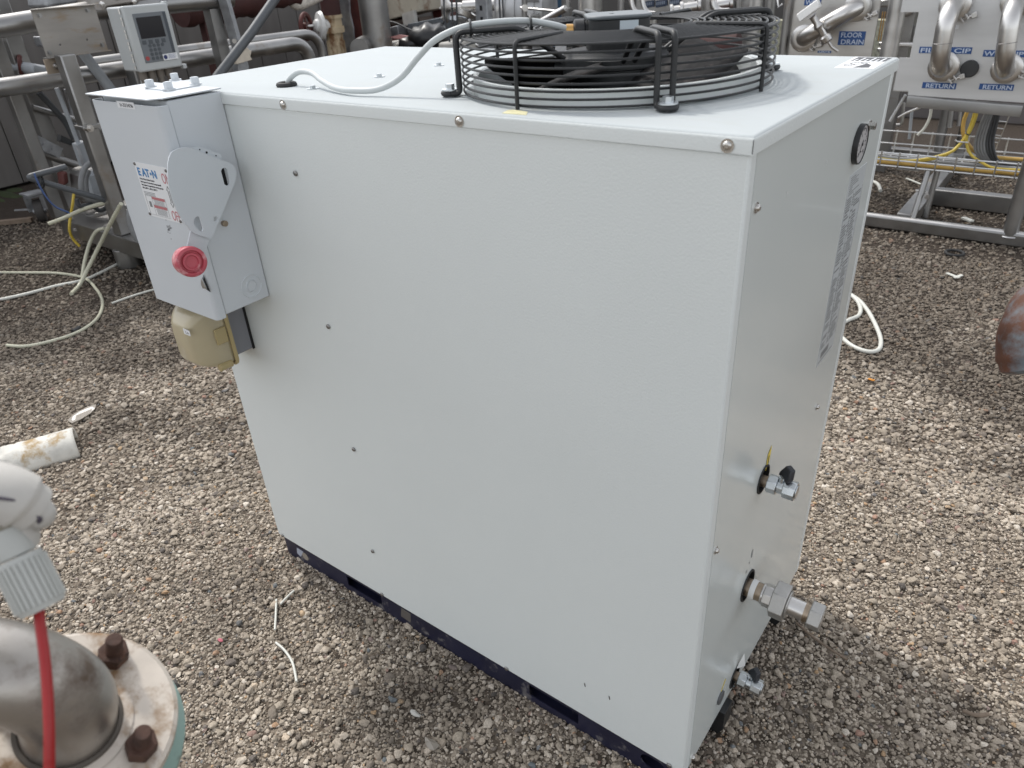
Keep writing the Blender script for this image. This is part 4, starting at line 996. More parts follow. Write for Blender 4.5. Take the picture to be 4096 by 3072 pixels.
# torn half shell of pipe insulation
def build_insulation():
    a, b = gp(162, 943, .05), gp(-5, 992, .05)
    ax = (b - a).normalized(); side = Vector((-ax.y, ax.x, 0)); L = (b - a).length
    t = thing('pipe_insulation', 'broken white half shell of pipe insulation with torn wool end', 'insulation', ((a + b) / 2 - Vector((0, 0, .05))))
    r = 0.082; bt = MB(); n = 14; st = 18; vs = []
    for i in range(st + 1):
        f = i / st
        for j in range(n + 1):
            th = math.pi * j / n; jag = 0.0 if f < .55 else 0.014 * math.sin(j * 2.3 + i) * (f - .55) * 2
            p = a + ax * (L * f) + side * (r * math.cos(th)) + Vector((0, 0, -.050 + (r + jag) * math.sin(th))); vs.append(p)
    bt.add(vs, [(i * (n + 1) + j, i * (n + 1) + j + 1, (i + 1) * (n + 1) + j + 1, (i + 1) * (n + 1) + j) for i in range(st) for j in range(n)])
    o = bt.build('shell', insul, t, angle=70); s = o.modifiers.new('thick', 'SOLIDIFY'); s.thickness = 0.012
    rg = random.Random(2)
    for i in range(40):
        q = b + ax * rg.uniform(-.05, .13) + side * rg.uniform(-.08, .08) + Vector((0, 0, rg.uniform(-.04, .01)))
        MB().ball(q, rg.uniform(.012, .026), rg.uniform(.012, .024), rg.uniform(.008, .018), 9, 6).build('wool_tuft', fluff, t)
build_insulation()
def scrap(name, lab, cat, u, v, size, m, seed, h=0.006, group=None):
    rg = random.Random(seed); c = gp(u, v, 0.012); n = 9; top = []
    for i in range(n):
        a = 2 * math.pi * i / n; rr = size * rg.uniform(.55, 1.0)
        top.append(c + Vector((rr * math.cos(a) * 1.5, rr * math.sin(a) * .8, rg.uniform(-.3, .6) * h)))
    b = MB(); k = [c + Vector((0, 0, h))] + top + [p - Vector((0, 0, h * .6)) for p in top]
    b.add(k, [(0, 1 + i, 1 + (i + 1) % n) for i in range(n)] + [(1 + i, 1 + n + i, 1 + n + (i + 1) % n, 1 + (i + 1) % n) for i in range(n)])
    return tag(b.build(name, m, None, angle=20), lab, cat, group)
def strip_scrap(name, lab, cat, uv, m, th=.003):
    P = [gp(u, v, .014 + .004 * (i % 2)) for i, (u, v) in enumerate(uv)]
    return tag(MB().prism(P, (0, 0, -th)).build(name, m), lab, cat)
strip_scrap('plastic_sheet', 'crumpled clear plastic scrap behind the broken insulation shell', 'plastic scrap', [(146, 908), (160, 893), (190, 878), (208, 873), (205, 882), (196, 892), (175, 905), (155, 914)], plastic_bit)
scrap('wool_scrap', 'white fluff of insulation on the gravel beside the wrapped connector', 'insulation scrap', 104, 1090, 0.022, fluff, 3, .012)
scrap('wool_scrap', 'tiny white flake on the gravel above the ribbed gland', 'insulation scrap', 82, 1180, 0.010, fluff, 5, .006)
scrap('paper_scrap', 'small pink scrap on the gravel beyond the flange', 'paper scrap', 475, 1382, 0.0085, pink, 7, .004)
scrap('orange_flake', 'small orange flake on the gravel right of the cabinet', 'plastic scrap', 1883, 820, 0.013, orange, 8, .004)
scrap('plastic_film', 'shredded grey plastic film near the bottom of the picture', 'plastic scrap', 930, 1606, 0.018, plastic_bit, 11, .008)
scrap('shard', 'pale flat shard on the gravel in front of the base rail', 'stone shard', 897, 1542, 0.013, concrete, 12, .006)
scrap('shard', 'dark slate shard near the bottom centre of the picture', 'stone shard', 848, 1510, 0.012, mat('slate', (0.10, 0.11, 0.115), .7), 13, .006)
# wooden stick at far left
a, b = gp(-20, 483, .02), gp(70, 474, .02)
tag(MB().bar(a, b, .05, .03).build('wood_stick', wood), 'weathered wooden lath on the gravel at the left edge', 'wood')
tag(MB().ball(gp(15, 425, -.02), .30, .07, .035, 16, 8).ball(gp(32, 415, -.02), .16, .08, .03, 14, 8).ball(gp(-5, 436, -.02), .2, .05, .03, 14, 8).ball(gp(45, 428, -.02), .09, .04, .028, 12, 8).build('moss_patch', moss), 'green moss patch on the gravel by the sheet metal wall', 'moss', kind='stuff')
# ------------------------------------------------------------------ background helpers
def dep(p): return (Vector(p) - CAM).dot(FW)
def pxr(px, p): return px / 2 * dep(p) / (F4 / K)     # radius of something px pixels wide at p
def vcyl(name, uc, v, px, ax, val, m, z0=0.0, z1=None, vt=None, parent=None, n=28, bevel=0):
    p = at(uc, v, ax, val); r = pxr(px, p); zt = z1 if z1 is not None else ztop(p.x, p.y, vt)
    return MB().cyl((p.x, p.y, z0), (p.x, p.y, zt), r, n).build(name, m, parent, bevel), p, r
def tubepx(name, uv, px, ax, val, m, parent=None, n=20, smooth=False, k=6, fil=0):
    P = [at(q[0], q[1], ax, q[2] if len(q) > 2 else val) for q in uv]; r = pxr(px, P[len(P) // 2])
    if fil: P = fillet(P, fil, 8)
    elif smooth: P = spline(P, k)
    return MB().tube(P, r, n).build(name, m, parent, angle=60)

# ------------------------------------------------------------------ sheet walls
def build_walls():
    t = thing('sheet_wall', 'dull brown grey sheet metal wall behind the pipes on the left', 'wall', (-6.1, 3, 0))
    rg = random.Random(6); y = -2.5; proto = {}
    while y < 9.0:
        wd = rg.choice((0.26, 0.34, 0.34, 0.42)); dx = rg.uniform(-.010, .010)
        MB().box(-6.10, -6.0 + dx, y + .004, y + wd - .004, 0.03, 2.6).build('panel', siding, t, 0.003)
        y += wd
    MB().box(-6.16, -6.10, -2.5, 9.0, 0.0, 2.6).build('backing', dark, t)
    t = thing('casing_wall', 'dark grey equipment casing closing the far side of the roof', 'wall', (0, 10.6, 0))
    x = -6.0
    while x < 7.0:
        wd = rg.choice((0.6, 0.9, 1.2)); MB().box(x + .006, x + wd - .006, 10.5 + rg.uniform(0, .03), 10.62, 0.02, 2.2).build('panel', mat('casing_sheet', (0.11, 0.105, 0.10), 0.55, .3, var=.15, vscale=1.5), t, 0.004)
        x += wd
build_walls()

# ------------------------------------------------------------------ left: skid with pipes, plate and operator panel
def build_left():
    t = thing('skid_frame', 'grey stainless skid with square posts and a low deck left of the switch box', 'skid', (-3.6, 1.6, 0))
    MB().box(-3.69, -1.6, 1.08, 1.21, 0.115, 0.225).build('deck_beam', steel_d, t, 0.006)
    MB().box(-3.69, -3.56, 1.21, 3.4, 0.115, 0.225).build('deck_beam', steel_d, t, 0.006)
    MB().box(-3.56, -2.4, 1.21, 1.9, 0.190, 0.200).build('deck_plate', steel_d, t, 0.002)
    MB().bar(at(161, 497, 1, 1.075), at(236, 476, 1, 1.35), .03, .02).build('brace', steel_d, t, .002)
    q = at(255, 535, 1, 1.10); MB().cyl((q.x, 1.14, 0), (q.x, 1.14, .12), .075, 24).build('foot', steel_d, t, .003)
    MB().cyl((-3.6, 3.2, 0), (-3.6, 3.2, .12), .075, 24).build('foot', steel_d, t)
    def post(uf, vf, z0, vt, wpx, name='post', m=steel_d, dz=.0):
        p = at(uf, vf, 2, z0); w_ = pxr(wpx, p); zt = ztop(p.x, p.y, vt)
        return MB().box(p.x - w_ * .8, p.x + w_ * .8, p.y - w_ * .8, p.y + w_ * .8, z0 - dz, zt).build(name, m, t, .004), p
    post(158, 452, .22, -60, 36)
    post(128, 468, .22, -60, 30)
    post(112, 402, .22, -60, 24)
    post(62, 340, .22, -60, 22)
    post(140, 436, .22, 150, 10, m=galv)
    a, b = at(77, 303, 0, -3.75), at(132, 331, 0, -3.75)
    st = MB().bar(a, b, .07, .008, (1, 0, 0)).build('strap', galv, t, .001)
    for f in (.3, .65):
        c = a.lerp(b, f); MB().cyl(c - Vector((.01, 0, 0)), c + Vector((.012, 0, 0)), .008, 10).build('stud', galv, st)
    tubepx('black_hose', [(84, 200), (110, 228), (140, 262), (160, 300)], 13, 0, -3.7, cabdk, t, smooth=True)
    tubepx('side_pipe', [(70, 232), (120, 246), (175, 262), (215, 280)], 12, 0, -3.75, steel_d, t)
    tubepx('side_pipe', [(88, 330), (130, 345), (170, 358), (215, 372)], 16, 0, -3.8, steel_d, t)
    slab('pump_casing', [(176, 372), (212, 360), (224, 400), (218, 440), (184, 438)], 0, -3.45, .2, steel_d, t, .03)
    slab('frame_plate', [(150, 205), (196, 212), (206, 300), (178, 306), (158, 260)], 0, -3.85, .03, galv, t, .003)
    # bracket post with the mounting plate
    p = at(262, 487, 1, 1.13); bx_, by_ = p.x, 1.13
    bp = MB().box(bx_ - .042, bx_ + .042, by_ - .042, by_ + .042, .225, 1.24).build('bracket_post', steel_d, t, .008)
    cl = at(212, 272, 0, bx_ + .05)
    ring = MB().box(bx_ - .055, bx_ + .055, by_ - .055, by_ + .055, cl.z - .012, cl.z + .012).build('pipe_clamp', steel_d, bp, .004)
    MB().hexa(cl + Vector((.0, -.06, 0)), cl + Vector((.03, -.06, 0)), .022).cyl(cl + Vector((.03, -.06, 0)), cl + Vector((.05, -.06, 0)), .011, 12).build('clamp_bolt', steel_p, bp)
    # slanted member to the right of the post
    tubepx('brace_tube', [(140, 62), (190, 128), (250, 207)], 22, 0, -3.3, condlt, t)
    # grey conduit down to a pull box, flexible loops, junction box, black hose
    tubepx('conduit', [(122, 190), (150, 260), (172, 318)], 9, 0, -3.25, condlt, t)
    slab('pull_box', [(166, 312), (186, 304), (203, 345), (183, 362)], 0, -3.2, .07, condlt, t, .004)
    slab('pull_box_lid', [(163, 313), (170, 314), (184, 352), (180, 362)], 0, -3.19, .012, galv, t, .002)
    tubepx('flexible_conduit', [(196, 350), (210, 345), (186, 360), (176, 385), (178, 415), (198, 432), (222, 425), (236, 400)], 12, 0, -3.05, cabgrey, t, smooth=True)
    tubepx('flexible_conduit', [(192, 368), (186, 390), (190, 420), (205, 438)], 9, 0, -3.1, cabgrey, t, smooth=True)
    tubepx('flexible_conduit', [(286, 430), (280, 470), (290, 505), (312, 535), (330, 548)], 13, 0, -2.7, cabgrey, t, smooth=True)
    slab('junction_box', [(190, 381), (226, 368), (238, 420), (205, 428)], 0, -3.15, .12, condlt, t, .006)
    tubepx('black_hose', [(148, 193), (166, 210), (182, 245), (190, 290), (196, 320)], 20, 0, -3.5, cabdk, t, smooth=True)
    slab('hose_clip', [(133, 292), (160, 305), (158, 315), (130, 305)], 0, -3.3, .05, black, t)
    slab('eye_bracket', [(140, 193), (152, 189), (156, 196), (144, 200)], 0, -3.2, .02, galv, t, .002)
    tubepx('black_hose', [(165, 430), (172, 445), (195, 442), (215, 455), (232, 448)], 9, 0, -3.05, cabdk, t, smooth=True)
    slab('hull_box', [(210, 300), (222, 308), (232, 350), (222, 360)], 0, -3.3, .05, enclos, t, .004)
    # grey pipe with a corner, ties and blue cord
    tubepx('grey_pipe', [(142, 360), (58, 383), (240, 436)], 13, 0, -2.95, pvc, t, fil=.03)
    for u, v in ((83, 392), (90, 394)): MB().ring(at(u, v, 0, -2.95), (0, 1, -.28), .030, .005, 20, 6).build('pipe_tie', black, t)
    tubepx('blue_cord', [(74, 374), (80, 390), (96, 420), (118, 445), (150, 460)], 4, 0, -2.85, bluecord, t, n=8, smooth=True)
    slab('valve_block', [(134, 375), (146, 370), (150, 395), (138, 402)], 0, -3.6, .08, redpaint, t, .01)
    # boxes at the far left
    slab('stainless_box', [(-40, 92), (42, 85), (58, 140), (62, 168), (-40, 172)], 0, -3.9, .3, steel_d, t, .006)
    slab('channel', [(84, 78), (128, 84), (132, 104), (92, 101)], 0, -3.7, .10, galv, t, .01)
    tubepx('grey_stub', [(20, 141, -3.95), (50, 146, -3.78), (80, 151, -3.6), (130, 160, -3.6)], 24, 0, -3.6, condlt, t)
    MB().ring(at(46, 145, 0, -3.80), (.5, 1, -.2), .060, .014, 24, 8).build('red_gasket', redpaint, t)
    tubepx('yellow_strap', [(12, 88), (28, 118), (42, 148)], 8, 0, -4.4, mat('dull_yellow', lin(150, 140, 90), .6), t, n=8)
    # castor at the left
    cw = thing('castor', 'swivel castor with a dark wheel standing on the gravel beside the skid', 'castor', gp(95, 475))
    p = gp(95, 478); c = Vector((p.x, p.y, .085))
    wh = MB().lathe([(.03, -.03), (.08, -.028), (.085, -.015), (.085, .015), (.08, .028), (.03, .03)], c, (.45, .9, 0), 28).build('wheel', mat('dark_tyre', (.05, .045, .042), .7), cw)
    MB().cyl(c - Vector((.02, .04, 0)), c + Vector((.02, .04, 0)), .02, 14).build('hub', galv, wh)
    MB().bar(c + Vector((-.022, -.045, 0)), c + Vector((-.022, -.045, .11)), .05, .006).bar(c + Vector((.022, .045, 0)), c + Vector((.022, .045, .11)), .05, .006).obox(c + Vector((0, 0, .115)), (.05, 0, 0), (0, .06, 0), (0, 0, .006)).build('fork', galv, cw)
    MB().obox(c + Vector((0, 0, .135)), (.07, 0, 0), (0, .07, 0), (0, 0, .006)).cyl(c + Vector((0, 0, .12)), c + Vector((0, 0, .135)), .03, 14).build('top_plate', galv, cw)
    MB().bar(c + Vector((-.02, -.05, .02)), c + Vector((-.08, -.14, .03)), .03, .006).build('brake_lever', galv, cw)
    # stained mounting plate on the bracket post
    xp = -3.03
    m = thing('mounting_plate', 'stained stainless plate with bent edges and empty bolt holes on a post', 'plate', (bx_, by_, 1.24))
    ya, yb = at(66, 22, 0, xp).y, at(232, 105, 0, xp).y; za, zb = at(100, 125, 0, xp).z, at(66, 22, 0, xp).z
    hs = []
    curve_plate('plate', [(ya, za), (yb, za), (yb, zb), (ya, zb)], [circle(ya + .245, za + .065, .0065, 14), circle(ya + .09, za + .055, .0065, 14)], .006, frame((xp, 0, 0), (0, 1, 0), (0, 0, 1)), steel_plate, m, .001)
    MB().box(xp - .003, xp + .045, ya - .004, yb + .004, zb, zb + .005).build('flange', steel_plate, m, .001)
    MB().box(xp - .05, xp + .02, ya + .0, yb + .012, za - .005, za).build('flange', steel_plate, m, .001)
    for fy, fz in ((.06, .10), (.93, .13), (.10, .88), (.86, .90)):
        c = Vector((xp + .003, ya + (yb - ya) * fy, za + (zb - za) * fz)); MB().cyl(c, c + Vector((.004, 0, 0)), .012, 14).hexa(c, c + Vector((.010, 0, 0)), .008).build('bolt', steel_d, m)
    br = MB().box(xp - .006, xp + .002, by_ - .075, by_ + .105, za - .082, za - .006).build('bracket', mat('tea_stained_steel', (.40, .33, .26), .5, .7, var=.15, vscale=10), m, .002)
    for dy in (-.02, .065):
        c = Vector((xp + .002, by_ + dy, za - .045)); MB().cyl(c, c + Vector((.004, 0, 0)), .017, 16).hexa(c + Vector((.004, 0, 0)), c + Vector((.014, 0, 0)), .012).cyl(c, c + Vector((.026, 0, 0)), .006, 10).build('bolt', steel_p, br)
    tubepx('wire_loop', [(196, 8), (202, 25), (198, 42), (190, 46)], 1.5, 0, xp, bluecord, m, n=6, smooth=True)
    # operator panel
    xe = -2.50
    e = thing('operator_panel', 'white hinged enclosure with a dark screen and keypad on a post', 'control panel', (xe - .1, 1.4, 0))
    y0, y1 = at(262, 13, 0, xe).y, at(396, 142, 0, xe).y; z0, z1 = at(300, 158, 0, xe).z, at(262, 14, 0, xe).z
    MB().box(xe - .17, xe - .032, y0 + .002, y1 - .004, z0 + .004, z1 - .004).build('enclosure', enclos, e, .008)
    MB().box(xe - .030, xe, y0, y1, z0, z1).build('door', enclos, e, .010, seg=3)
    MB().box(xe - .033, xe - .029, y0 + .006, y1 - .006, z0 + .006, z1 - .006).build('gasket', dark, e)
    wy, wz = y1 - y0, z1 - z0
    wn = MB().box(xe - .001, xe + .003, y0 + wy * .17, y1 - wy * .10, z0 + wz * .13, z1 - wz * .12).build('window', panelgrey, e, .003)
    MB().box(xe + .0032, xe + .0045, y0 + wy * .83, y1 - wy * .105, z0 + wz * .14, z1 - wz * .13).build('window', mat('dark_window_strip', (.06, .07, .085), .3), e)  # darker strip near one edge of the window
    MB().box(xe + .003, xe + .005, y0 + wy * .22, y0 + wy * .77, z0 + wz * .50, z0 + wz * .82).build('screen', glassdk, wn)
    for i in range(4):
        c = Vector((xe + .003, y0 + wy * (.26 + .145 * i), z0 + wz * .445)); MB().obox(c, (.002, 0, 0), (0, .011, 0), (0, 0, .010)).build('button', buttonm, wn, .001)
    for r_ in range(4):
        for i in range(4):
            if r_ > 0 and i == 3: continue
            c = Vector((xe + .003, y0 + wy * (.36 + .095 * i), z0 + wz * (.385 - .065 * r_))); MB().cyl(c, c + Vector((.002, 0, 0)), .009, 14).build('button', buttonm, wn)
    c = Vector((xe + .003, y0 + wy * .235, z0 + wz * .20)); MB().cyl(c, c + Vector((.002, 0, 0)), .011, 14).build('stop_button', mat('dull_red_button', (.35, .06, .06), .5), wn)
    sk = MB().box(xe + .0045, xe + .0055, y0 + wy * .58, y0 + wy * .92, z0 + wz * .135, z0 + wz * .235).build('sticker', label, e)
    c = Vector((xe + .0055, y0 + wy * .635, z0 + wz * .185)); MB().cyl(c, c + Vector((.0006, 0, 0)), .011, 18).build('print', mat('navy_ink', (.02, .03, .12), .5), sk)
    pr = MB()
    for i in range(4): pr.box(xe + .0055, xe + .0058, y0 + wy * .70, y0 + wy * (.86 + .02 * (i % 2)), z0 + wz * (.158 + .018 * i), z0 + wz * (.165 + .018 * i))
    pr.build('print', mat('pale_blue_ink', (.20, .23, .34), .5), sk)
    hg = MB()
    for i in range(10):
        z = z0 + wz * (.06 + .092 * i); hg.cyl((xe - .031, y0 - .004, z), (xe - .031, y0 - .004, z + wz * (.075 if i % 2 else .045)), .005, 8)
    hg.build('hinge', steel_p, e)
    for u, v in ((355, 8), (397, 143)):
        c = at(u, v, 0, xe - .02); MB().box(c.x - .02, c.x + .01, c.y - .01, c.y + .014, c.z - .012, c.z + .012).build('latch', enclos, e, .003)
    for i in range(4):
        c = Vector((xe - .09, y0 + wy * (.22 + .2 * i), z0)); MB().cyl(c + Vector((0, 0, .004)), c - Vector((0, 0, .045)), .022, 12).cyl(c - Vector((0, 0, .045)), c - Vector((0, 0, .12)), .014, 12).build('gland', mat('brown_gland', (.17, .15, .13), .5), e)
    MB().box(xe - .20, xe - .17, y0 + wy * .3, y1 - wy * .3, 0, z1 - .05).build('stand', steel_d, e, .004)
    for u, v in ((345, 0), (352, 0), (359, 2)): tubepx('cable', [(u, v + 4), (u + 3, v - 12), (u + 12, v - 30)], 3, 0, xe - .06, cabgrey, e, n=8)
    # pipes along the wall
    xq = -3.36
    p = thing('header_pipe', 'long stainless pipe at waist height that turns down behind the cabinet', 'pipe', (xq, 2, 0))
    A = at(0, 190, 0, xq); r = pxr(35, at(215, 150, 0, xq)); B = at(660, 88, 0, xq); zc = (A.z + B.z) / 2
    yend = at(664, 100, 0, xq).y
    MB().tube(fillet([(xq, -1.2, A.z), (xq, A.y, A.z), (xq, yend, B.z - .01), (xq, yend, 0.0)], .16, 10), r, 28).build('pipe', steel_d, p, angle=60)
    p2 = thing('header_pipe', 'thinner stainless pipe running just behind and above the long header pipe', 'pipe', (xq - .3, 2, 0))
    x2 = xq - .32; A2, B2 = at(420, 106, 0, x2), at(600, 79, 0, x2); y2 = at(694, 100, 0, x2).y
    MB().tube(fillet([(x2, A2.y - .75, A2.z), (x2, A2.y, A2.z), (x2, y2, B2.z - .01), (x2, y2, 0)], .18, 10), pxr(22, A2), 24).build('pipe', steel_d, p2, angle=60)
    xu = -3.2
    p3 = thing('upper_pipe', 'fat stainless pipe crossing the upper left corner behind the plate', 'pipe', (xu, 1.4, 0))
    A3, B3 = at(0, 58, 0, xu), at(215, 22, 0, xu)
    MB().tube([(xu, -1.5, A3.z + (A3.z - B3.z) * .5), (xu, A3.y, A3.z), (xu, B3.y, B3.z), (xu, B3.y + .9, B3.z)], pxr(44, A3), 28).build('pipe', steel_d, p3, angle=60)
    MB().box(xu - .04, xu + .04, B3.y + .7, B3.y + .78, 0, B3.z - .05).build('leg', steel_d, p3)
    MB().box(xu - .04, xu + .04, -.9, -.82, 0, B3.z - .05).build('leg', steel_d, p3)
    p4 = thing('steel_box', 'grey stainless box with domed screws above the operator panel', 'box', at(270, -10, 0, -3.0))
    slab('box', [(212, -60), (330, -60), (330, -2), (232, 14), (224, 24)], 0, -3.0, .3, steel_plate, p4, .006)
    for u, v in ((221, 9), (290, 3), (252, -6)):
        c = at(u, v, 0, -2.998); MB().lathe([(.016, 0), (.012, .006), (.0001, .008)], c, (1, 0, 0), 14).build('screw', steel_p, p4)
    MB().box(-3.25, -3.15, at(290, 0, 0, -3).y - .05, at(290, 0, 0, -3).y + .05, 0, at(290, 0, 0, -3).z).build('leg', steel_d, p4)
    slab('cylinder_end', [(95, -40), (215, -40), (208, 6), (100, 18)], 0, -3.3, .25, galv, p4, .02)
build_left()

# ------------------------------------------------------------------ behind the cabinet, left of the fan
def build_middle():
    t = thing('lagged_pipe', 'pipe in dark red lagging with a ragged lower edge, upper left', 'pipe', (-4.3, 3.2, 0))
    xl = -4.2; pts = []; rs = []; rg = random.Random(12)
    for i in range(26):
        u = 385 + i * 10; v = 14 - i * 1.25; pts.append(at(u, v, 0, xl)); rs.append(pxr(84 if u < 480 else 74 if u < 560 else 54, pts[-1]) * rg.uniform(.90, 1.08))
    o = MB().tube(pts, rs, 22).build('lagging', redlag, t, angle=70)
    MB().box(xl - .04, xl + .04, pts[5].y - .04, pts[5].y + .04, 0, pts[5].z).build('stand', redlag, t)
    MB().tube(spline([at(628, -8, 0, xl), at(640, 6, 0, xl), at(665, -2, 0, xl), at(690, -14, 0, xl)], 6), .06, 14).build('torn_lining', fluff, t)
    t = thing('angle_post', 'grey angle iron post leaning across the pipes behind the cabinet', 'post', at(520, 130, 0, -3.1))
    a, b = at(476, -20, 0, -3.1), at(524, 150, 0, -3.1); b0 = Vector((b.x, b.y, 0)); d = (a - b).normalized()
    MB().bar(a, b, .012, .075, (1, .2, 0)).build('leaf', galv, t, .001); MB().bar(a + Vector((-.03, .04, 0)), b + Vector((-.03, .04, 0)), .075, .010, (1, .2, 0)).build('leaf', galv, t, .001)
    MB().bar(b, b0, .05, .05).build('foot_post', galv, t)
    c = at(508, 88, 0, -3.08); MB().hexa(c, c + Vector((.02, -.02, 0)), .016).build('bolt', steel_p, t)
    t = thing('conduit', 'thick dark grey conduit slanting down behind the cabinet lid', 'conduit', at(500, 130, 0, -2.6))
    tubepx('conduit_tube', [(620, -40), (545, 68), (470, 165), (440, 210)], 20, 0, -2.6, pvc, t)
    MB().cyl(at(440, 210, 0, -2.6), Vector((at(440, 210, 0, -2.6).x, at(440, 210, 0, -2.6).y, 0)), .04, 14).build('conduit_tube', pvc, t)
    t = thing('torn_board', 'torn cream board tucked beside the slanting conduit', 'board', at(535, 130, 0, -2.9))
    slab('board', [(507, 123), (525, 108), (544, 109), (541, 121), (545, 129), (512, 139)], 0, -2.9, .05, cardb, t, .003)
    slab('board', [(524, 108), (531, 100), (540, 108), (538, 110)], 0, -2.9, .09, cardb, t, .003)
    slab('post', [(513, 139), (534, 134), (545, 180), (520, 184)], 0, -2.93, .06, galv, t)
    # valve and rusty pipe
    yv = 4.6
    t = thing('handwheel_valve', 'valve with a dark red handwheel and white bonnet on a rusty cream pipe', 'valve', (at(715, 80, 1, yv).x, yv, 0))
    c = at(661, 57, 1, yv - .25); ax = Vector((.90, .42, -.05)).normalized(); x, y, _ = basis(ax); r = pxr(56, c) 
    wh = MB().ring(c, ax, r * .86, r * .17, 36, 10)
    for k in range(5):
        a = 2 * math.pi * k / 5 + .3; d = x * math.cos(a) + y * math.sin(a); wh.bar(c + d * r * .2, c + d * r * .82, r * .16, r * .10, ax)
    wh.lathe([(r * .30, -r * .12), (r * .30, r * .12), (r * .12, r * .16)], c, ax, 18)
    w_ = wh.build('handwheel', redpaint, t); MB().lathe([(r * .20, -r * .2), (r * .12, -r * .26), (.0001, -r * .26)], c, ax, 12).cyl(c - ax * r * .1, c + ax * r * .15, r * .2, 12).build('wheel_nut', galv, w_)
    bc_ = at(700, 55, 1, yv - .08)
    MB().cyl(c, bc_, r * .12, 12).build('stem', steel_p, t)
    a2 = (bc_ - c).normalized(); L = (bc_ - c).length
    MB().lathe([(r * .22, L * .40), (r * .45, L * .52), (r * .50, L * .66), (r * .95, L * .70), (r * 1.05, L * .88), (r * .7, L * .98), (r * .6, L * 1.45)], c, a2, 24).build('bonnet', white, t)
    a, b = at(716, 32, 1, yv), at(730, 122, 1, yv); r2 = pxr(36, a)
    pts = [a + Vector((0, 0, .0)), a.lerp(b, .62), a.lerp(b, .63), a.lerp(b, .68), a.lerp(b, .69), b]
    MB().cyl(a, a.lerp(b, .08), r2 * 1.25, 20).cyl(a.lerp(b, .08), a.lerp(b, .28), r2 * 1.1, 20).cyl(a.lerp(b, .28), a.lerp(b, .42), r2 * 1.3, 20).cyl(a.lerp(b, .42), a.lerp(b, .62), r2, 20).cyl(a.lerp(b, .62), Vector((b.x, b.y, 0)), r2 * 1.12, 20).build('pipe', rustpipe, t)
    MB().cyl(at(706, -40, 1, yv), a, r2 * 1.15, 20).build('upper_pipe', redlag, t)
    t = thing('flashing', 'torn grey metal flashing hanging beside the rusty pipe', 'flashing', at(735, 50, 1, 4.8))
    slab('sheet', [(728, -20), (752, -20), (755, 30), (762, 60), (765, 100), (770, 125), (738, 125), (732, 60)], 1, 4.8, .02, galv, t)
    slab('sheet', [(785, -20), (795, -20), (802, 60), (810, 118), (800, 118), (790, 60)], 1, 4.7, .02, galv, t)
    slab('red_stack', [(752, -20), (788, -20), (792, 70), (790, 108), (765, 108), (758, 50)], 1, 4.9, .15, redpaint, t)
    c = at(806, 68, 1, 4.68); MB().ball(c, .03, .02, .06).build('rust_lump', rustpipe, t)
    MB().box(c.x - .3, c.x - .1, 4.85, 5.0, 0, 1.0).build('base', dark, t)
    o, p, r = vcyl('stack', 812, 55, 62, 1, 4.5, steel_d, 0, 1.9)
    tag(o, 'broad vertical stainless stack rising behind the far left lid corner', 'stack')
    o, p, r = vcyl('tank', 650, 60, 120, 1, 6.4, mat('dark_vessel', (0.16, 0.15, 0.14), .45, .7, var=.15, vscale=3), 0, 2.0)
    tag(o, 'dark cylindrical vessel standing behind the handwheel valve', 'tank')
    o, p, r = vcyl('vent_pipe', 586, 20, 12, 1, 5.6, steel_d, 0, 1.7); tag(o, 'slim pale vent pipe in front of the dark vessel', 'pipe')
    t = thing('drain_tee', 'round open pipe end lying behind the lid edge beside the stack', 'pipe end', at(784, 100, 1, 4.3))
    c = at(784, 101, 1, 4.3); MB().lathe([(.075, 0), (.085, 0), (.085, .3), (.075, .3), (.075, .004), (.0001, .006)], c + Vector((.1, -.14, 0)), (-.6, .8, 0), 28).build('pipe', steel_d, t)
    MB().box(c.x - .05, c.x + .05, c.y, c.y + .1, 0, c.z - .07).build('leg', steel_d, t)
    # cluttered bench: cream box, rails, sack, blocks
    yb = 5.2
    t = thing('cream_box', 'cream painted metal box with a rusted lower edge above grey rails', 'box', at(850, 20, 1, yb))
    slab('box', [(815, -40), (905, -40), (905, 25), (822, 47)], 1, yb, .4, cream, t, .01)
    P = at(850, 40, 1, yb + .2); MB().box(P.x - .2, P.x + .2, P.y - .05, P.y + .05, 0, P.z).build('stand', redpaint, t)
    slab('plate', [(868, 30), (892, 22), (896, 52), (872, 56)], 1, yb - .05, .05, concrete, t)
    t = thing('strut_rail', 'galvanised strut rails stacked beneath the cream box', 'rail', at(870, 60, 1, yb - .1))
    slab('rail', [(818, 66), (858, 55), (862, 78), (820, 90)], 1, yb - .15, .25, galv, t, .004)
    slab('rail', [(880, 52), (950, 38), (985, 44), (982, 62), (900, 80), (880, 70)], 1, yb - .1, .25, mat('blue_grey_rail', (.16, .18, .20), .5, .5, var=.2, vscale=10), t, .004)
    slab('rail', [(820, 48), (905, 38), (908, 50), (822, 56)], 1, yb + .05, .2, mat('brown_rail', (.10, .075, .06), .7), t, .004)
    P = at(860, 80, 1, yb); MB().box(P.x - .5, P.x + .5, P.y + .05, P.y + .12, 0, P.z).build('leg', redpaint, t)
    t = thing('red_beam', 'red oxide steel beam lying under the strut rails', 'beam', at(860, 85, 1, yb - .2))
    slab('beam', [(828, 98), (838, 86), (905, 74), (912, 80), (880, 100), (830, 106)], 1, yb - .25, .4, redpaint, t, .006)
    t = thing('red_beam', 'red oxide upright plate behind the black sack', 'beam', at(960, 70, 1, yb + .2))
    slab('beam', [(925, -30), (965, -30), (975, 40), (990, 95), (950, 100), (940, 60)], 1, yb + .4, .1, redpaint, t)
    t = thing('sack', 'shiny black plastic sack slumped behind the lid', 'sack', at(920, 85, 1, yb - .4))
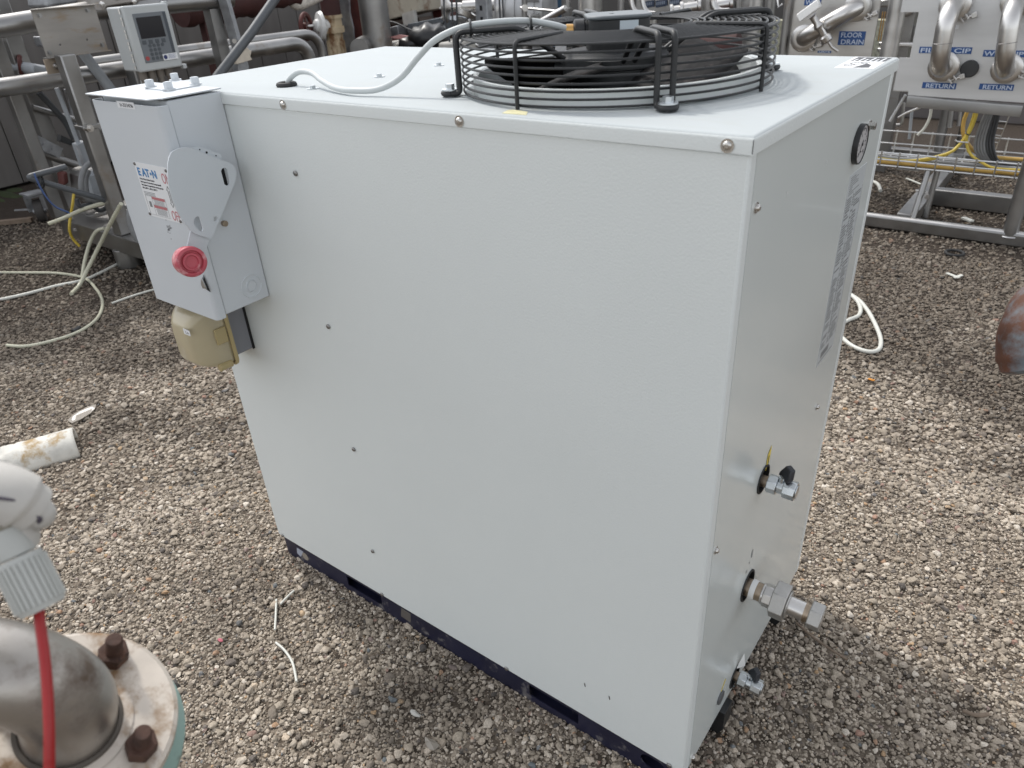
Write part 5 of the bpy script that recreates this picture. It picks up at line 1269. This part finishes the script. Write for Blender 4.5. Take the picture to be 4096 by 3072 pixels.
    c = at(928, 80, 1, yb - .45); bm_ = MB().ball(c, .22, .18, .12, 20, 12).ball(c + Vector((-.18, -.05, -.06)), .15, .13, .09, 18, 10).mesh('sack_body', blackbag, 80)
    for v in bm_.vertices: v.co += Vector((math.sin(v.co.z * 50) * .012, math.sin(v.co.x * 43) * .012, math.sin(v.co.x * 37 + v.co.y * 31) * .014))
    link(bm_, 'sack_body', t); MB().box(c.x - .3, c.x + .3, c.y - .1, c.y + .2, 0, c.z - .1).build('stool', concrete, t)
    t = thing('concrete_block', 'row of pale blocks along the far edge of the lid', 'block', at(880, 105, 1, 4.6))
    for a, b in ((823, 852), (853, 873), (874, 908), (909, 945), (946, 985)):
        slab('block', [(a, 91 + (a % 3)), (b - 2, 90 + (b % 4)), (b + 2, 130), (a + 2, 130)], 1, 4.6 + (a % 5) * .02, .3, concrete, t, .02)
    P = at(900, 130, 1, 4.7); MB().box(P.x - .8, P.x + .8, 4.65, 4.9, 0, P.z).build('plinth', concrete, t)
    t = thing('pink_card', 'pink and white card lying on the pale blocks', 'card', at(865, 78, 1, 4.6))
    slab('card', [(838, 81), (862, 75), (880, 78), (865, 84)], 1, 4.55, .02, mat('pink_card', (.55, .28, .26), .5), t)
    tubepx('black_cable', [(815, 48), (850, 48), (890, 66), (920, 70), (945, 62), (962, 45)], 4, 1, yb - .3, cabdk, None, n=8, smooth=True)
    tag(bpy.data.objects['black_cable'], 'thin black cable sagging in front of the strut rails', 'cable')
    # shiny fitting, galvanised post, cables, finned motor
    ym = 5.0
    t = thing('steel_coupling', 'polished stainless fitting with a round flange on the left side', 'coupling', (at(980, 15, 1, ym).x, ym, 0))
    c = at(967, 16, 1, ym); ax = RX * .95 + Vector((0, 0, -.0)) ; ax = Vector((.85, .5, 0)).normalized()
    MB().lathe([(.055, -.05), (.125, -.04), (.135, -.02), (.125, 0), (.07, .01), (.04, .03), (.035, .14), (.05, .15), (.05, .45)], c, ax, 32).build('flange', steel_p, t)
    for k in range(6):
        a = k * math.pi / 3; x, y, _ = basis(ax); p = c - ax * .04 + x * .095 * math.cos(a) + y * .095 * math.sin(a); MB().hexa(p, p - ax * .02, .012).build('bolt', steel_p, t)
    for k in range(4):
        q = at(1005 + 3 * k, 28 + 22 * k, 1, ym + .1); MB().lathe([(.06, -.03), (.10, -.02), (.105, .02), (.06, .03)], q, (.35, .3, .9), 24).build('bellows', steel_p, t)
    MB().box(c.x + .1, c.x + .2, ym, ym + .1, 0, c.z - .1).build('stand', steel_d, t)
    slab('bracket', [(955, 55), (1000, 45), (1000, 110), (960, 112)], 1, ym + .3, .1, mat('rose_bracket', (.30, .20, .17), .6), t)
    t = thing('strut_post', 'grey slotted strut post in front of the finned motor', 'post', (at(1048, 60, 1, ym - .2).x, ym - .2, 0))
    p = at(1048, 60, 1, ym - .2); MB().box(p.x - .065, p.x + .065, p.y - .04, p.y + .04, 0, 1.6).build('post', galv, t, .004)
    for q in range(9): MB().box(p.x - .014, p.x + .014, p.y - .043, p.y - .0405, .72 + q * .09, .76 + q * .09).build('slot', dark, t)
    for k, (u0, u1) in enumerate(((958, 975), (975, 985), (985, 992), (1085, 1092), (1078, 1086))):
        o = tubepx('black_cable', [(u0, -20), (u0 + 2, 30), ((u0 + u1) / 2, 70), (u1, 100), (u1 + 12, 118)], 4, 1, ym - .35, cabdk, None, n=8, smooth=True)
        tag(o, ('leftmost thin black cable hanging over the polished fitting', 'second black cable hanging over the polished fitting', 'black cable nearest the left side of the strut post', 'outer black cable on the right side of the strut post', 'inner black cable on the right side of the strut post')[k], 'cable', 'black cables hanging by the strut post')
    t = thing('motor', 'pale finned motor casing with a ribbed barrel behind the fan guard', 'motor', (at(1100, 25, 1, 5.6).x, 5.6, 0))
    c = at(1062, 30, 1, 5.6); ax = Vector((.93, .36, 0)).normalized(); prof = [(.10, -.02), (.26, 0)]
    for k in range(5): prof += [(.30 + .012 * k, .06 + .10 * k), (.30 + .012 * k, .125 + .10 * k), (.285 + .012 * k, .13 + .10 * k), (.285 + .012 * k, .155 + .10 * k)]
    prof += [(.33, .60), (.20, .64)]
    MB().lathe(prof, c, ax, 44).build('barrel', alu, t, angle=30)
    x, y, _ = basis(ax); fb = MB()
    for k in range(18):
        a = 2 * math.pi * k / 18; d = x * math.cos(a) + y * math.sin(a); fb.obox(c + ax * .52 + d * .36, ax * .06, d * .04, ax.cross(d) * .010)
    fb.build('fin', alu, t); MB().box(c.x, c.x + .4, 5.6, 5.8, 0, c.z - .25).build('base', galv, t)
    t = thing('drum', 'blue drum behind thin rails and a slanting stainless tube', 'drum', (at(1165, 20, 1, 6.8).x, 6.8, 0))
    p = at(1160, 20, 1, 6.8); MB().lathe([(.0001, 1.32), (.27, 1.32), (.29, 1.30), (.28, 1.0), (.295, .98), (.28, .96), (.28, .02), (.27, 0)], (p.x, p.y, 0), (0, 0, 1), 32).build('body', bluedrum, t)
    t = thing('slanting_tube', 'bright stainless tube slanting up behind the fan guard', 'tube', at(1150, 40, 1, 4.8))
    tubepx('tube', [(1090, 92), (1222, 18)], 14, 1, 4.8, steel_p, t)
    P = at(1222, 18, 1, 4.8); MB().box(P.x - .02, P.x + .03, 4.8, 4.85, 0, P.z).build('post', steel_d, t)
    t = thing('guard_rail', 'thin stainless rail and post in front of the blue drum', 'rail', at(1135, 30, 1, 5.2))
    tubepx('rail', [(1133, -30), (1133, 100)], 12, 1, 5.2, steel_d, t); tubepx('rail', [(1125, 17), (1210, 25)], 5, 1, 5.15, steel_p, t)
    p = at(1133, 17, 1, 5.13); MB().hexa(p, p + Vector((.03, -.03, 0)), .03).build('clamp', steel_p, t)
    P = at(1133, 100, 1, 5.2); MB().cyl((P.x, P.y, 0), P, .03, 12).build('post', steel_d, t)
build_middle()

# ------------------------------------------------------------------ behind the fan: tanks, labelled panel, pipes
def build_back():
    o, p, r = vcyl('tank', 1275, 20, 52, 1, 5.6, steel, 0, 1.9); tag(o, 'narrow stainless vessel rising straight behind the motor box', 'tank')
    o, p, r = vcyl('pipe', 1226, 20, 14, 1, 5.2, steel_d, 0, 1.9); tag(o, 'vertical stainless pipe left of the narrow vessel', 'pipe')
    o, p, r = vcyl('pipe', 1342, 20, 15, 1, 5.3, steel_d, 0, 1.9); tag(o, 'vertical stainless pipe right of the narrow vessel', 'pipe')
    t = thing('bent_pipe', 'polished pipe bends sweeping between the vessel and labelled panel', 'pipe', at(1370, 25, 1, 5.1))
    for du in (0, 24): tubepx('bend', [(1362 + du, -40), (1364 + du, 5), (1374 + du, 26), (1392 + du, 30)], 11, 1, 5.1, steel_p, t, smooth=True)
    P = at(1392, 30, 1, 5.1); MB().cyl(P, (P.x, P.y, 0), .03, 12).build('leg', steel_d, t)
    o, p, r = vcyl('tank', 1405, 20, 30, 1, 5.7, steel, 0, 1.9); tag(o, 'plain stainless column directly left of the labelled panel', 'tank')
    t = thing('labelled_panel', 'stainless panel with three dark blue lettered plates above the fan', 'panel', (at(1440, 20, 1, 5.4).x, 5.4, 0))
    slab('sheet', [(1375, -60), (1500, -60), (1500, 18), (1480, 26), (1385, 46), (1375, 46)], 1, 5.4, .03, steel, t)
    for k, u in enumerate((1388, 1416, 1446)):
        s_ = slab('sign', [(u, 4 - k * 2), (u + 25, 0 - k * 2), (u + 25, 14 - k * 2), (u, 19 - k * 2)], 1, 5.39, .004, mat('dark_sign', (.035, .05, .085), .45), t)
        pr = MB()
        for q in range(5):
            P = at(u + 3 + q * 4, 10 - k * 2 - q * .7, 1, 5.388); pr.obox(P, (.006, 0, 0), (0, .0005, 0), (0, 0, .012))
        pr.build('lettering', mat('dull_letter', (.20, .23, .29), .5), s_)
    P = at(1440, 40, 1, 5.45); MB().box(P.x - .3, P.x - .22, 5.45, 5.53, 0, 1.3).box(P.x + .1, P.x + .18, 5.45, 5.53, 0, 1.3).build('leg', steel_d, t)
    t = thing('valve_row', 'row of small polished valves and clamps along the top behind the guard', 'valve', at(1540, 15, 1, 5.3))
    for k, u in enumerate((1470, 1492, 1560)):
        c = at(u, 22 - k * 6, 1, 5.25); MB().lathe([(.03, -.09), (.055, -.08), (.055, -.06), (.04, -.05), (.04, .05), (.055, .06), (.055, .08), (.03, .09)], c, (.9, .4, .1), 20).build('clamped_pipe', steel_p, t)
        MB().cyl((c.x, c.y + .05, 0), (c.x, c.y + .05, c.z), .025, 12).build('leg', steel_d, t)
    tubepx('elbow', [(1544, -30), (1540, 4), (1552, 24), (1575, 26)], 16, 1, 5.1, steel_p, t, smooth=True)
    o, p, r = vcyl('tank', 1527, 20, 54, 1, 6.0, steel, 0, 1.9); tag(o, 'stainless vessel between the labelled panel and the guard corner', 'tank')
    o, p, r = vcyl('tank', 1622, 20, 46, 1, 5.6, steel, 0, 1.9); tag(o, 'tall stainless vessel behind the right corner of the fan guard', 'tank')
    o, p, r = vcyl('pipe', 1594, 20, 14, 1, 5.3, steel_d, 0, 1.9); tag(o, 'vertical stainless pipe left of the vessel at the guard corner', 'pipe')
    o, p, r = vcyl('pipe', 1662, 30, 22, 1, 5.0, steel_d, 0, 1.9); tag(o, 'vertical stainless pipe directly left of the floor drain panel', 'pipe')
    t = thing('red_pump', 'red and grey pump body glimpsed through the fan guard', 'pump', at(1560, 60, 1, 5.0))
    c = at(1560, 85, 1, 5.0); MB().lathe([(.05, -.2), (.12, -.18), (.12, 0), (.13, .02), (.13, .12), (.08, .14)], c + Vector((0, 0, -.06)), (1, .2, 0), 24).build('casing', redlag, t); MB().box(c.x - .15, c.x + .2, 4.95, 5.1, 0, c.z - .08).build('base', steel_d, t)
build_back()

# ------------------------------------------------------------------ right: hose station panels, tray and skid
def sign(panel, s_lines, uv, ax, val, name='sign', vis=None):
    P = [at(u, v, ax, val) for u, v in uv]
    x0 = min(P[0].x, P[3].x); x1 = max(P[1].x, P[2].x); z1 = (P[0].z + P[1].z) / 2; z0 = (P[2].z + P[3].z) / 2
    s = MB().box(x0, x1, val - .004, val - .0005, z0, z1).build(name, signblue, panel, .0004)
    n = len(s_lines); h = (z1 - z0) / n
    for i, (tx, fx, wd) in enumerate(s_lines):
        text('lettering', tx, h * .98, Vector((x0 + (x1 - x0) * fx, val - .0048, z1 - h * (i + .86))), (1, 0, 0), (0, 0, 1), signtxt, s, width=(x1 - x0) * wd if wd else None, bold=.0006)
    return s
def hose_loop(name, lab, top, bot, ax, val, px, off=.15, group=None, clampdir=(1, 0, -.6)):
    A, B = at(*top, ax, val), at(*bot, ax, val); r = pxr(px, (A + B) / 2)
    t = thing(name, lab, 'pipe', (A.x, val, 0), group)
    N = Vector((0, -1, 0)); d = (B - A); L = d.length; d.normalize(); Rb = min(off, L * .36)
    A1, B1 = A + N * (off - Rb), B + N * (off - Rb)
    path = [A] + [A1 + N * (Rb * math.sin(R(a))) + d * (Rb * (1 - math.cos(R(a)))) for a in range(0, 91, 10)]
    path += [B1 + N * (Rb * math.sin(R(a))) - d * (Rb * (1 - math.cos(R(a)))) for a in range(90, -1, -10)] + [B]
    MB().tube(path, r, 28).build('tube', steel_p, t, angle=60)
    m_ = A.lerp(B, .55) + N * off
    MB().ring(m_, d, r, .0014, 28, 5).build('weld', steel_d, t)
    for c in (A, B):
        fc = c + N * .035
        f = MB().lathe([(r * 1.05, -.035), (r * 1.5, -.033), (r * 1.56, -.012), (r * 1.66, -.008), (r * 1.66, .006), (r * 1.56, .010), (r * 1.05, .012)], fc, N, 36).build('clamp', steel_p, t)
        cd = Vector(clampdir).normalized(); e = fc + cd * r * 1.62; s2 = cd.cross(N)
        MB().obox(e + cd * .012 + s2 * .013, cd * .016, s2 * .005, N * .016).obox(e + cd * .012 - s2 * .013, cd * .016, s2 * .005, N * .016).build('clamp_ear', steel_p, f, .002)
        g = (s2 * (1 if s2.z > 0 else -1) + cd * .4).normalized()
        MB().cyl(e + cd * .012 - g * .03, e + cd * .012 + g * .035, .005, 10).build('clamp_screw', steel_p, f)
        MB().cyl(e + cd * .012 + g * .016, e + cd * .012 + g * .032, .009, 12).bar(e + cd * .012 + g * .028, e + cd * .012 + g * .056, .028, .011, N).build('wing_nut', steel_p, f, .003)
    return t
def build_right():
    # floor drain panel
    y1 = 4.8
    t = thing('sign_panel', 'stainless panel with blue WBB and FLOOR DRAIN signs behind the cabinet', 'panel', (at(1790, 60, 1, y1).x, y1, 0))
    xl, xr = at(1690, 60, 1, y1).x, at(1893, 60, 1, y1).x; zb = at(1850, 122, 1, y1).z
    MB().box(xl, xr, y1, y1 + .012, zb - .08, 1.75).build('sheet', steel, t, .003)
    MB().cyl((xl + .03, y1 - .02, .0), (xl + .03, y1 - .02, 1.75), .028, 18).build('edge_tube', steel_d, t)
    hk = at(1686, 8, 1, y1 - .03); MB().tube([hk + Vector((.0, 0, .05)), hk + Vector((-.015, -.02, .02)), hk + Vector((0, -.03, -.02)), hk + Vector((.02, -.02, 0))], .008, 8).build('hook', steel_p, t)
    sign(t, [('WBB', .08, .84)], [(1739, -4), (1774, -2), (1773, 12), (1737, 11)], 1, y1)
    sign(t, [('FLOOR', .07, .80), ('DRAIN', .10, .86)], [(1814, 67), (1868, 68), (1866, 98), (1812, 97)], 1, y1)
    s = sign(t, [('SUPPLY 30', .08, .84)], [(1767, 109), (1796, 110), (1795, 115), (1766, 114)], 1, y1)
    for xx in (xl + .05, xr - .05): MB().box(xx - .02, xx + .02, y1 + .012, y1 + .05, 0, zb).build('leg', steel_d, t)
    # slanting jumper pipe with a small sample valve
    j = hose_loop('jumper_pipe', 'slanting stainless jumper pipe with a white knobbed valve above the cabinet corner', (1856, 14), (1739, 82), 1, y1, 33, .12, clampdir=(.75, 0, -.6))
    v0 = at(1772, 62, 1, y1 - .2); dv = Vector((-.55, -.25, .78)).normalized()
    vb = MB().lathe([(.028, -.10), (.036, -.09), (.036, -.06), (.022, -.05), (.022, 0), (.033, .02), (.022, .045), (.022, .09), (.030, .10)], v0, dv, 18).build('sample_valve', steel_p, j)
    MB().obox(v0 + dv * .14, Vector((.75, 0, .55)).normalized() * .075, Vector((-.5, .2, .75)).normalized() * .028, Vector((.1, -1, 0)) * .032).build('valve_knob', white, vb, .006)
    MB().tube([v0 - dv * .09, v0 - dv * .13 + Vector((.01, 0, -.01)), v0 - dv * .15 + Vector((.04, 0, -.02))], .010, 10).build('valve_spout', steel_p, vb)
    # hose station panel
    yp = 4.0
    t = thing('cip_panel', 'stainless hose station panel with blue FILLER CIP, WBB CIP and RETURN signs', 'panel', (1.0, yp, 0))
    xa, xb, xn = .700, 1.62, .752; zb, zn, zt_ = .770, .957, 1.186
    zA = .765
    out = [(xa, .785), (xa, zn), (xn, zn), (xn, zt_), (.66, zt_), (.66, 1.8), (xb, 1.8), (xb, .745), (.782, .762), (.78, .785)]
    curve_plate('sheet', out, [], .006, frame((0, yp + .003, 0), (1, 0, 0), (0, 0, 1)), mat('panel_stainless', (0.62, 0.62, 0.615), 0.48, 0.55, var=.07, vscale=3, bump=.04, bscale=90, stretch=(1, 1, 5)), t)
    lp = MB(); prof = [(0, .764), (-.010, .758), (-.013, .750), (-.008, .700), (-.004, .700), (0, .74)]
    lp.prism([(.783, yp + a - .001, b) for a, b in prof], (xb - .783 - .27, 0, -.022)).build('drip_edge', steel_d, t, .001)
    MB().box(xa, .782, yp - .002, yp + .05, .780, .786).build('drip_edge', steel, t)
    sign(t, [('FILLER CIP', .02, .95)], [(1988, 98), (2099, 105), (2097, 119), (1986, 112)], 1, yp)
    sign(t, [('RETURN', .10, .84)], [(1994, 177), (2066, 180), (2064, 193), (1992, 190)], 1, yp)
    sign(t, [('WBB CIP', .03, .94)], [(2126, 107), (2215, 110), (2213, 125), (2124, 121)], 1, yp)
    sign(t, [('RETURN', .10, .84)], [(2117, 180), (2191, 183), (2188, 196), (2114, 193)], 1, yp)
    c = at(2095, 148, 1, yp); MB().lathe([(.038, 0), (.044, .004), (.044, .018), (.040, .022), (.0001, .023)], c, (0, -1, 0), 32).build('blank_plug', mat('dark_plug', (.045, .047, .048), .55), t)
    c = at(2058, 58, 1, yp); MB().box(c.x - .03, c.x + .03, yp - .003, yp - .0005, c.z - .01, c.z + .01).build('small_tag', label, t); text('lettering', '211', .016, Vector((c.x - .005, yp - .0035, c.z - .006)), (1, 0, 0), (0, 0, 1), blueink, bpy.data.objects['small_tag'])
    hose_loop('return_loop', 'stainless hand pipe loop covering the FILLER CIP sign', (2066, 10), (2041, 142), 1, yp, 37, .20, 'stainless pipe loops on the hose station', clampdir=(.85, 0, -.9))
    hose_loop('return_loop', 'stainless hand pipe loop covering the WBB CIP sign', (2199, 2), (2177, 146), 1, yp, 37, .20, 'stainless pipe loops on the hose station', clampdir=(1, 0, -.35))
    # round post beside the panel, base rail, cross beams and right post
    s = thing('stainless_skid', 'stainless tube skid standing on the gravel under the hose station', 'skid', (1.1, 4.3, 0))
    MB().box(-.9, 2.4, 3.9, 3.968, 0.004, 0.082).build('base_rail', steel_d, s, .012, seg=3)
    MB().cyl((-.9, 3.920, .074), (2.4, 3.920, .074), .0155, 16).build('base_rail', steel_p, s)  # polished rod added along the rail top as its bright highlight
    p = at(1930, 60, 1, 4.12); MB().cyl((p.x, 4.12, 0.05), (p.x, 4.12, 1.9), pxr(36, p), 32).build('post', steel, s)
    q = at(2187, 487, 1, 3.935); MB().cyl((q.x, 3.935, .05), (q.x, 3.935, .78), pxr(31, q), 28).build('post', steel_d, s); MB().ring((q.x, 3.935, .058), (0, 0, 1), pxr(33, q), .006, 28, 6).build('weld', steel_p, s)
    a = at(2010, 425, 2, .09); b = at(2176, 440, 2, .09)
    MB().box(a.x - .02, 2.4, 4.50, 4.58, .01, .115).build('cross_beam', steel_d, s, .006)
    MB().box(a.x - .10, a.x + .0, 3.970, 5.6, .01, .095).build('cross_beam', steel_d, s, .006)
    MB().box(-.9, 2.4, 5.6, 5.68, .01, .1).build('cross_beam', steel_d, s, .006)
    for dx, yy in ((-.9, 4.03), (-.9, 5.6), (2.32, 5.6)): MB().box(dx, dx + .08, yy, yy + .06, .05, .8).build('post', steel_d, s)
    p = at(1975, 452, 1, 3.935); MB().cyl((p.x, 3.935, .05), (p.x + .012, 4.05, .35), .0165, 16).build('tray_leg', steel_d, s)
    MB().cyl((p.x + .045, 4.10, .05), (p.x + .05, 4.12, .35), .0165, 16).build('tray_leg', steel_d, s); MB().ring((p.x, 3.935, .056), (0, 0, 1), .018, .006, 18, 6).build('weld', steel_p, s)
    c = at(1990, 412, 1, 4.03); MB().cyl(c + Vector((-.03, 0, 0)), c + Vector((.04, -.01, 0)), .006, 10).hexa(c + Vector((.03, -.02, -.01)), c + Vector((.045, -.05, -.02)), .016).build('leg_clamp', steel_p, s)
    for uu, wv in ((2030, 300), (2092, 240)):
        p = at(uu, wv, 1, 5.62); MB().cyl((p.x, 5.64, .1), (p.x, 5.64, 1.2), .035, 20).build('post', steel_d, s)
    # wire cable tray
    tr = thing('cable_tray', 'galvanised wire mesh tray with cables under the hose station', 'cable tray', (1.1, 4.2, .3))
    zt0, zt1, ya, yb2 = .352, .432, 4.03, 4.36; x0, x1 = -.6, 1.53; rw = .0048
    zl = [zt0, zt0 + .035, zt0 + .075]
    for yy, z in [(ya, z) for z in zl] + [(yb2, z) for z in (zt0, zt0 + .06, zt0 + .135)] + [(ya + (yb2 - ya) * k / 7, zt0) for k in range(1, 7)]:
        MB().cyl((x0, yy, z), (x1, yy, z), rw, 6).build('long_wire', galv_w, tr)
    x = x0
    while x < x1:
        MB().tube(fillet([(x, ya - .004, zt0 + .085), (x, ya - .004, zt0 - .004), (x, yb2 + .004, zt0 - .004), (x, yb2 + .004, zt0 + .142)], .01, 3), rw, 6).build('cross_wire', galv_w, tr); x += .1
    for xx in (.8, -.4):
        MB().box(xx, xx + .12, ya, yb2, zt0 - .016, zt0 - .008).build('tray_bracket', steel_d, tr)
    # cables
    def cab(name, lab, pts, r, m, group=None):
        return tag(MB().tube(spline(pts, 8), r, 10).build(name, m, None, angle=70), lab, 'cable', group)
    yc = 4.15
    A = at(2110, 236, 1, yc); Bq = at(2078, 308, 1, yc)
    g = 'yellow cables dropping from the hose station into the tray'
    cab('yellow_cable', 'yellow cable bundle crossing left into the wire tray', [at(2113, 225, 1, yc), at(2107, 255, 1, yc), at(2092, 289, 1, yc), at(2073, 313, 1, yc), at(2048, 331, 1, yc - .03), at(1990, 345, 1, yc - .04), at(1940, 347, 1, yc - .04), at(1900, 342, 1, yc - .04), at(1850, 338, 1, yc - .04)], .0085, cabyel, g)
    cab('yellow_cable', 'second yellow cable beside the bundle that enters the tray', [at(2109, 225, 1, yc + .01), at(2102, 255, 1, yc + .01), at(2089, 288, 1, yc + .01), at(2069, 315, 1, yc), at(2042, 335, 1, yc - .03), at(1985, 348, 1, yc - .04), at(1890, 344, 1, yc - .04)], .0075, cabyel, g)
    cab('yellow_cable', 'thin pale yellow cable curling right into the tray', [at(2090, 290, 1, yc - .01), at(2088, 308, 1, yc - .01), at(2096, 332, 1, yc - .02), at(2122, 352, 1, yc - .04), at(2149, 363, 1, yc - .05), at(2215, 368, 1, yc - .05)], .0075, cabyel, g)
    cab('orange_cable', 'deep yellow cable looping down behind the yellow bundle', [at(2096, 228, 1, yc + .04), at(2082, 262, 1, yc + .04), at(2082, 294, 1, yc + .04), at(2096, 318, 1, yc + .06), at(2115, 332, 1, yc + .1), at(2150, 340, 1, yc + .12), at(2230, 346, 1, yc + .12)], .011, caborg, g)
    cab('orange_cable', 'dull orange cables lying along the front of the tray', [Vector((-.6, ya + .04, zt0 + .014)), Vector((.3, ya + .05, zt0 + .014)), Vector((.9, ya + .035, zt0 + .014)), Vector((1.5, ya + .045, zt0 + .016))], .014, caborg)
    cab('grey_cable', 'grey cables lying along the middle of the tray', [Vector((-.6, ya + .12, zt0 + .014)), Vector((.4, ya + .13, zt0 + .014)), Vector((1.5, ya + .14, zt0 + .016))], .013, cabgrey)
    rg = random.Random(8)
    for k in range(7):
        du = k * 5.5
        o = cab('grey_cable', ('leftmost light grey cable', 'second light grey cable from the left', 'third light grey cable from the left', 'light grey cable next to the dark ones', 'first dark cable from the left', 'middle dark cable', 'rightmost dark cable')[k] + ' in the bundle hanging from the panel', [at(2140 + du * .7, 226, 1, yc + .02), at(2122 + du, 260, 1, yc + .03), at(2108 + du * 1.15, 300, 1, yc + .04), at(2108 + du * 1.2, 328, 1, yc + .04), at(2128 + du * .9, 348, 1, yc + .06), at(2170 + du * .5, 356, 1, yc + .08), at(2235, 360 - k, 1, yc + .1 + rg.uniform(-.02, .02))], .0075, cabgrey if k < 4 else cabdk, 'grey cables hanging from the hose station')
    tie = at(2091, 289, 1, yc - .005); MB().ring(tie, (.4, 0, 1), .016, .003, 18, 6).build('cable_tie', black); tag(bpy.data.objects['cable_tie.002'] if 'cable_tie.002' in bpy.data.objects else bpy.data.objects['cable_tie'], 'black tie round the yellow cable bundle', 'cable tie')
    t = thing('tray_ladder', 'small wire ladder holding the grey cables under the panel', 'cable tray', at(2160, 300, 1, 4.25))
    lb = MB(); c0, c1 = at(2168, 230, 1, 4.28), at(2132, 320, 1, 4.28)
    for k in range(7):
        p = c0.lerp(c1, k / 6); lb.cyl(p + Vector((-.045, 0, .0)), p + Vector((.045, 0, -.005)), .0034, 6)
    lb.cyl(c0 + Vector((-.045, 0, 0)), c1 + Vector((-.045, 0, 0)), .0034, 6).cyl(c0 + Vector((.045, 0, 0)), c1 + Vector((.045, 0, 0)), .0034, 6); lb.build('wires', galv_w, t)
    tubepx('hook_wire', [(2063, 302), (2068, 306), (2092, 308)], 3.5, 1, 4.1, galv_w, t, n=8)
    # tubes and stubs hanging under the panel's left end
    g = 'thin tubes hanging under the left end of the hose station'
    def hang(lab, uv, px, m, y): tag(tubepx('hanging_tube', uv, px, 1, y, m, None, n=10, smooth=True), lab, 'tube', g)
    hang('straight pale tube slanting down past the cabinet edge', [(1956, 205), (1940, 232), (1922, 262)], 6, mat('pale_tube', (.55, .56, .56), .35, .5), 4.05)
    hang('curved white tube hanging with a cut end under the panel', [(2012, 232), (2008, 255), (1996, 278), (1982, 292)], 6, hosewh, 4.2)
    hang('straight grey tube with a reddish tip under the panel', [(1970, 238), (1967, 270), (1964, 300)], 6, condlt, 4.4)
    hang('short steel rod with a fork crossing under the panel', [(1940, 254), (1960, 243), (1988, 232)], 5, steel_p, 4.1)
    hang('thin hooked steel tube beside the cabinet edge', [(1952, 222), (1950, 250), (1946, 268), (1936, 270)], 7, steel_d, 4.3)
    hang('stubby steel pipe end hanging behind the panel', [(2056, 234), (2050, 275)], 13, steel_d, 4.8)
    hang('slimmer steel pipe end beside the stubby one', [(2075, 234), (2070, 272)], 8, steel_d, 4.8)
    # far low sheet, blue tub and pale gravel strip behind the skid
    y3 = 7.4
    t = thing('low_sheet', 'low grey sheet upstand far behind the stainless skid', 'upstand', (1, y3, 0))
    MB().box(-3.0, 4.0, y3, y3 + .05, 0, .36).build('sheet', mat('upstand_sheet', (.15, .135, .13), .6, .2, var=.1, vscale=2), t, .004)
    MB().box(-3.0, 4.0, y3 - .01, y3 + .10, .36, .385).build('cap', galv, t, .004)
    t = thing('blue_tub', 'bright blue tub lying behind the low upstand', 'tub', at(1985, 258, 1, 8.1))
    c = at(1985, 268, 1, 8.2); MB().lathe([(.0001, .40), (.20, .39), (.26, .30), (.27, .0)], (c.x, c.y, .22), (0, 0, 1), 28).build('body', bluetub, t); MB().box(c.x - .2, c.x + .2, c.y - .2, c.y + .2, 0, .22).build('base', concrete, t)
    MB().box(c.x - 2.0, c.x + 4, 8.6, 8.8, 0, .75).build('planter_wall', mat('pale_ballast', (.36, .35, .26), .9, var=.5, vscale=30, bump=1, bscale=40)); tag(bpy.data.objects['planter_wall'], 'pale speckled ballast bank far behind the blue tub', 'bank')
    # pieces behind the gap between the two panels
    t = thing('filter_housing', 'dark filter housing seen in the gap between the two panels', 'housing', at(1970, 70, 1, 5.0))
    slab('back_plate', [(1930, -40), (1990, -40), (1985, 128), (1930, 128)], 1, 5.6, .05, mat('dark_back_plate', (.10, .095, .09), .5, .4), t)  # plain dark sheet at the back of the gap
    slab('bar', [(1898, 91), (1990, 95), (1990, 103), (1898, 99)], 1, 5.0, .06, steel, t, .006)
    slab('bar', [(1895, 104), (1920, 104), (1920, 112), (1895, 112)], 1, 4.95, .06, steel, t, .006)
    slab('pane', [(1962, 62), (1984, 52), (1980, 90), (1955, 92)], 1, 5.3, .03, steel_d, t)
    for u in (1899, 1904, 1909): tubepx('rod', [(u + 8, 25), (u - 2, 88)], 2.5, 1, 5.05, brass, t, n=8)
    c = at(1958, 24, 1, 5.2); MB().ball(c, .04, .03, .035).build('bulb', steel_p, t); MB().box(c.x - .05, c.x + .05, 5.25, 5.35, 0, c.z).build('leg', steel_d, t)
    slab('cap', [(1900, 0), (1925, -4), (1925, 14), (1896, 16)], 1, 5.0, .1, steel_p, t, .01)
    tag(MB().ring(gp(2062, 546, .015), (0, 0, 1), .045, .008, 28, 8).build('rubber_ring', rubber), 'black rubber ring lying on damp gravel below the skid rail', 'ring')
    tag(MB().bar(gp(2080, 470, .02) , gp(2100, 478, .02), .03, .01).build('pipe_offcut', hosewh), 'white offcut on the gravel between the skid rails', 'offcut')
    g = 'white offcuts on damp gravel at the right'
    for k, (a, b, lab) in enumerate((((2042, 1), (2070, 1), ''),)): pass
    for (u0, v0, u1, v1, lab) in ((2045, 590, 2072, 600, 'white splinter on damp gravel below the skid rail'), (1958, 385, 1990, 398, 'pale bent strip on damp gravel by the tray leg'), (2062, 512 + 88, 2078, 594, 'short white splinter crossing another on the right')):
        tag(MB().bar(gp(u0, v0, .015), gp(u1, v1, .018), .016, .006).build('splinter', hosewh, None, .001), lab, 'splinter', g)
galv_w = mat('galvanised_wire', (0.62, 0.62, 0.61), 0.35, 1.0, var=.1, vscale=20)
build_right()
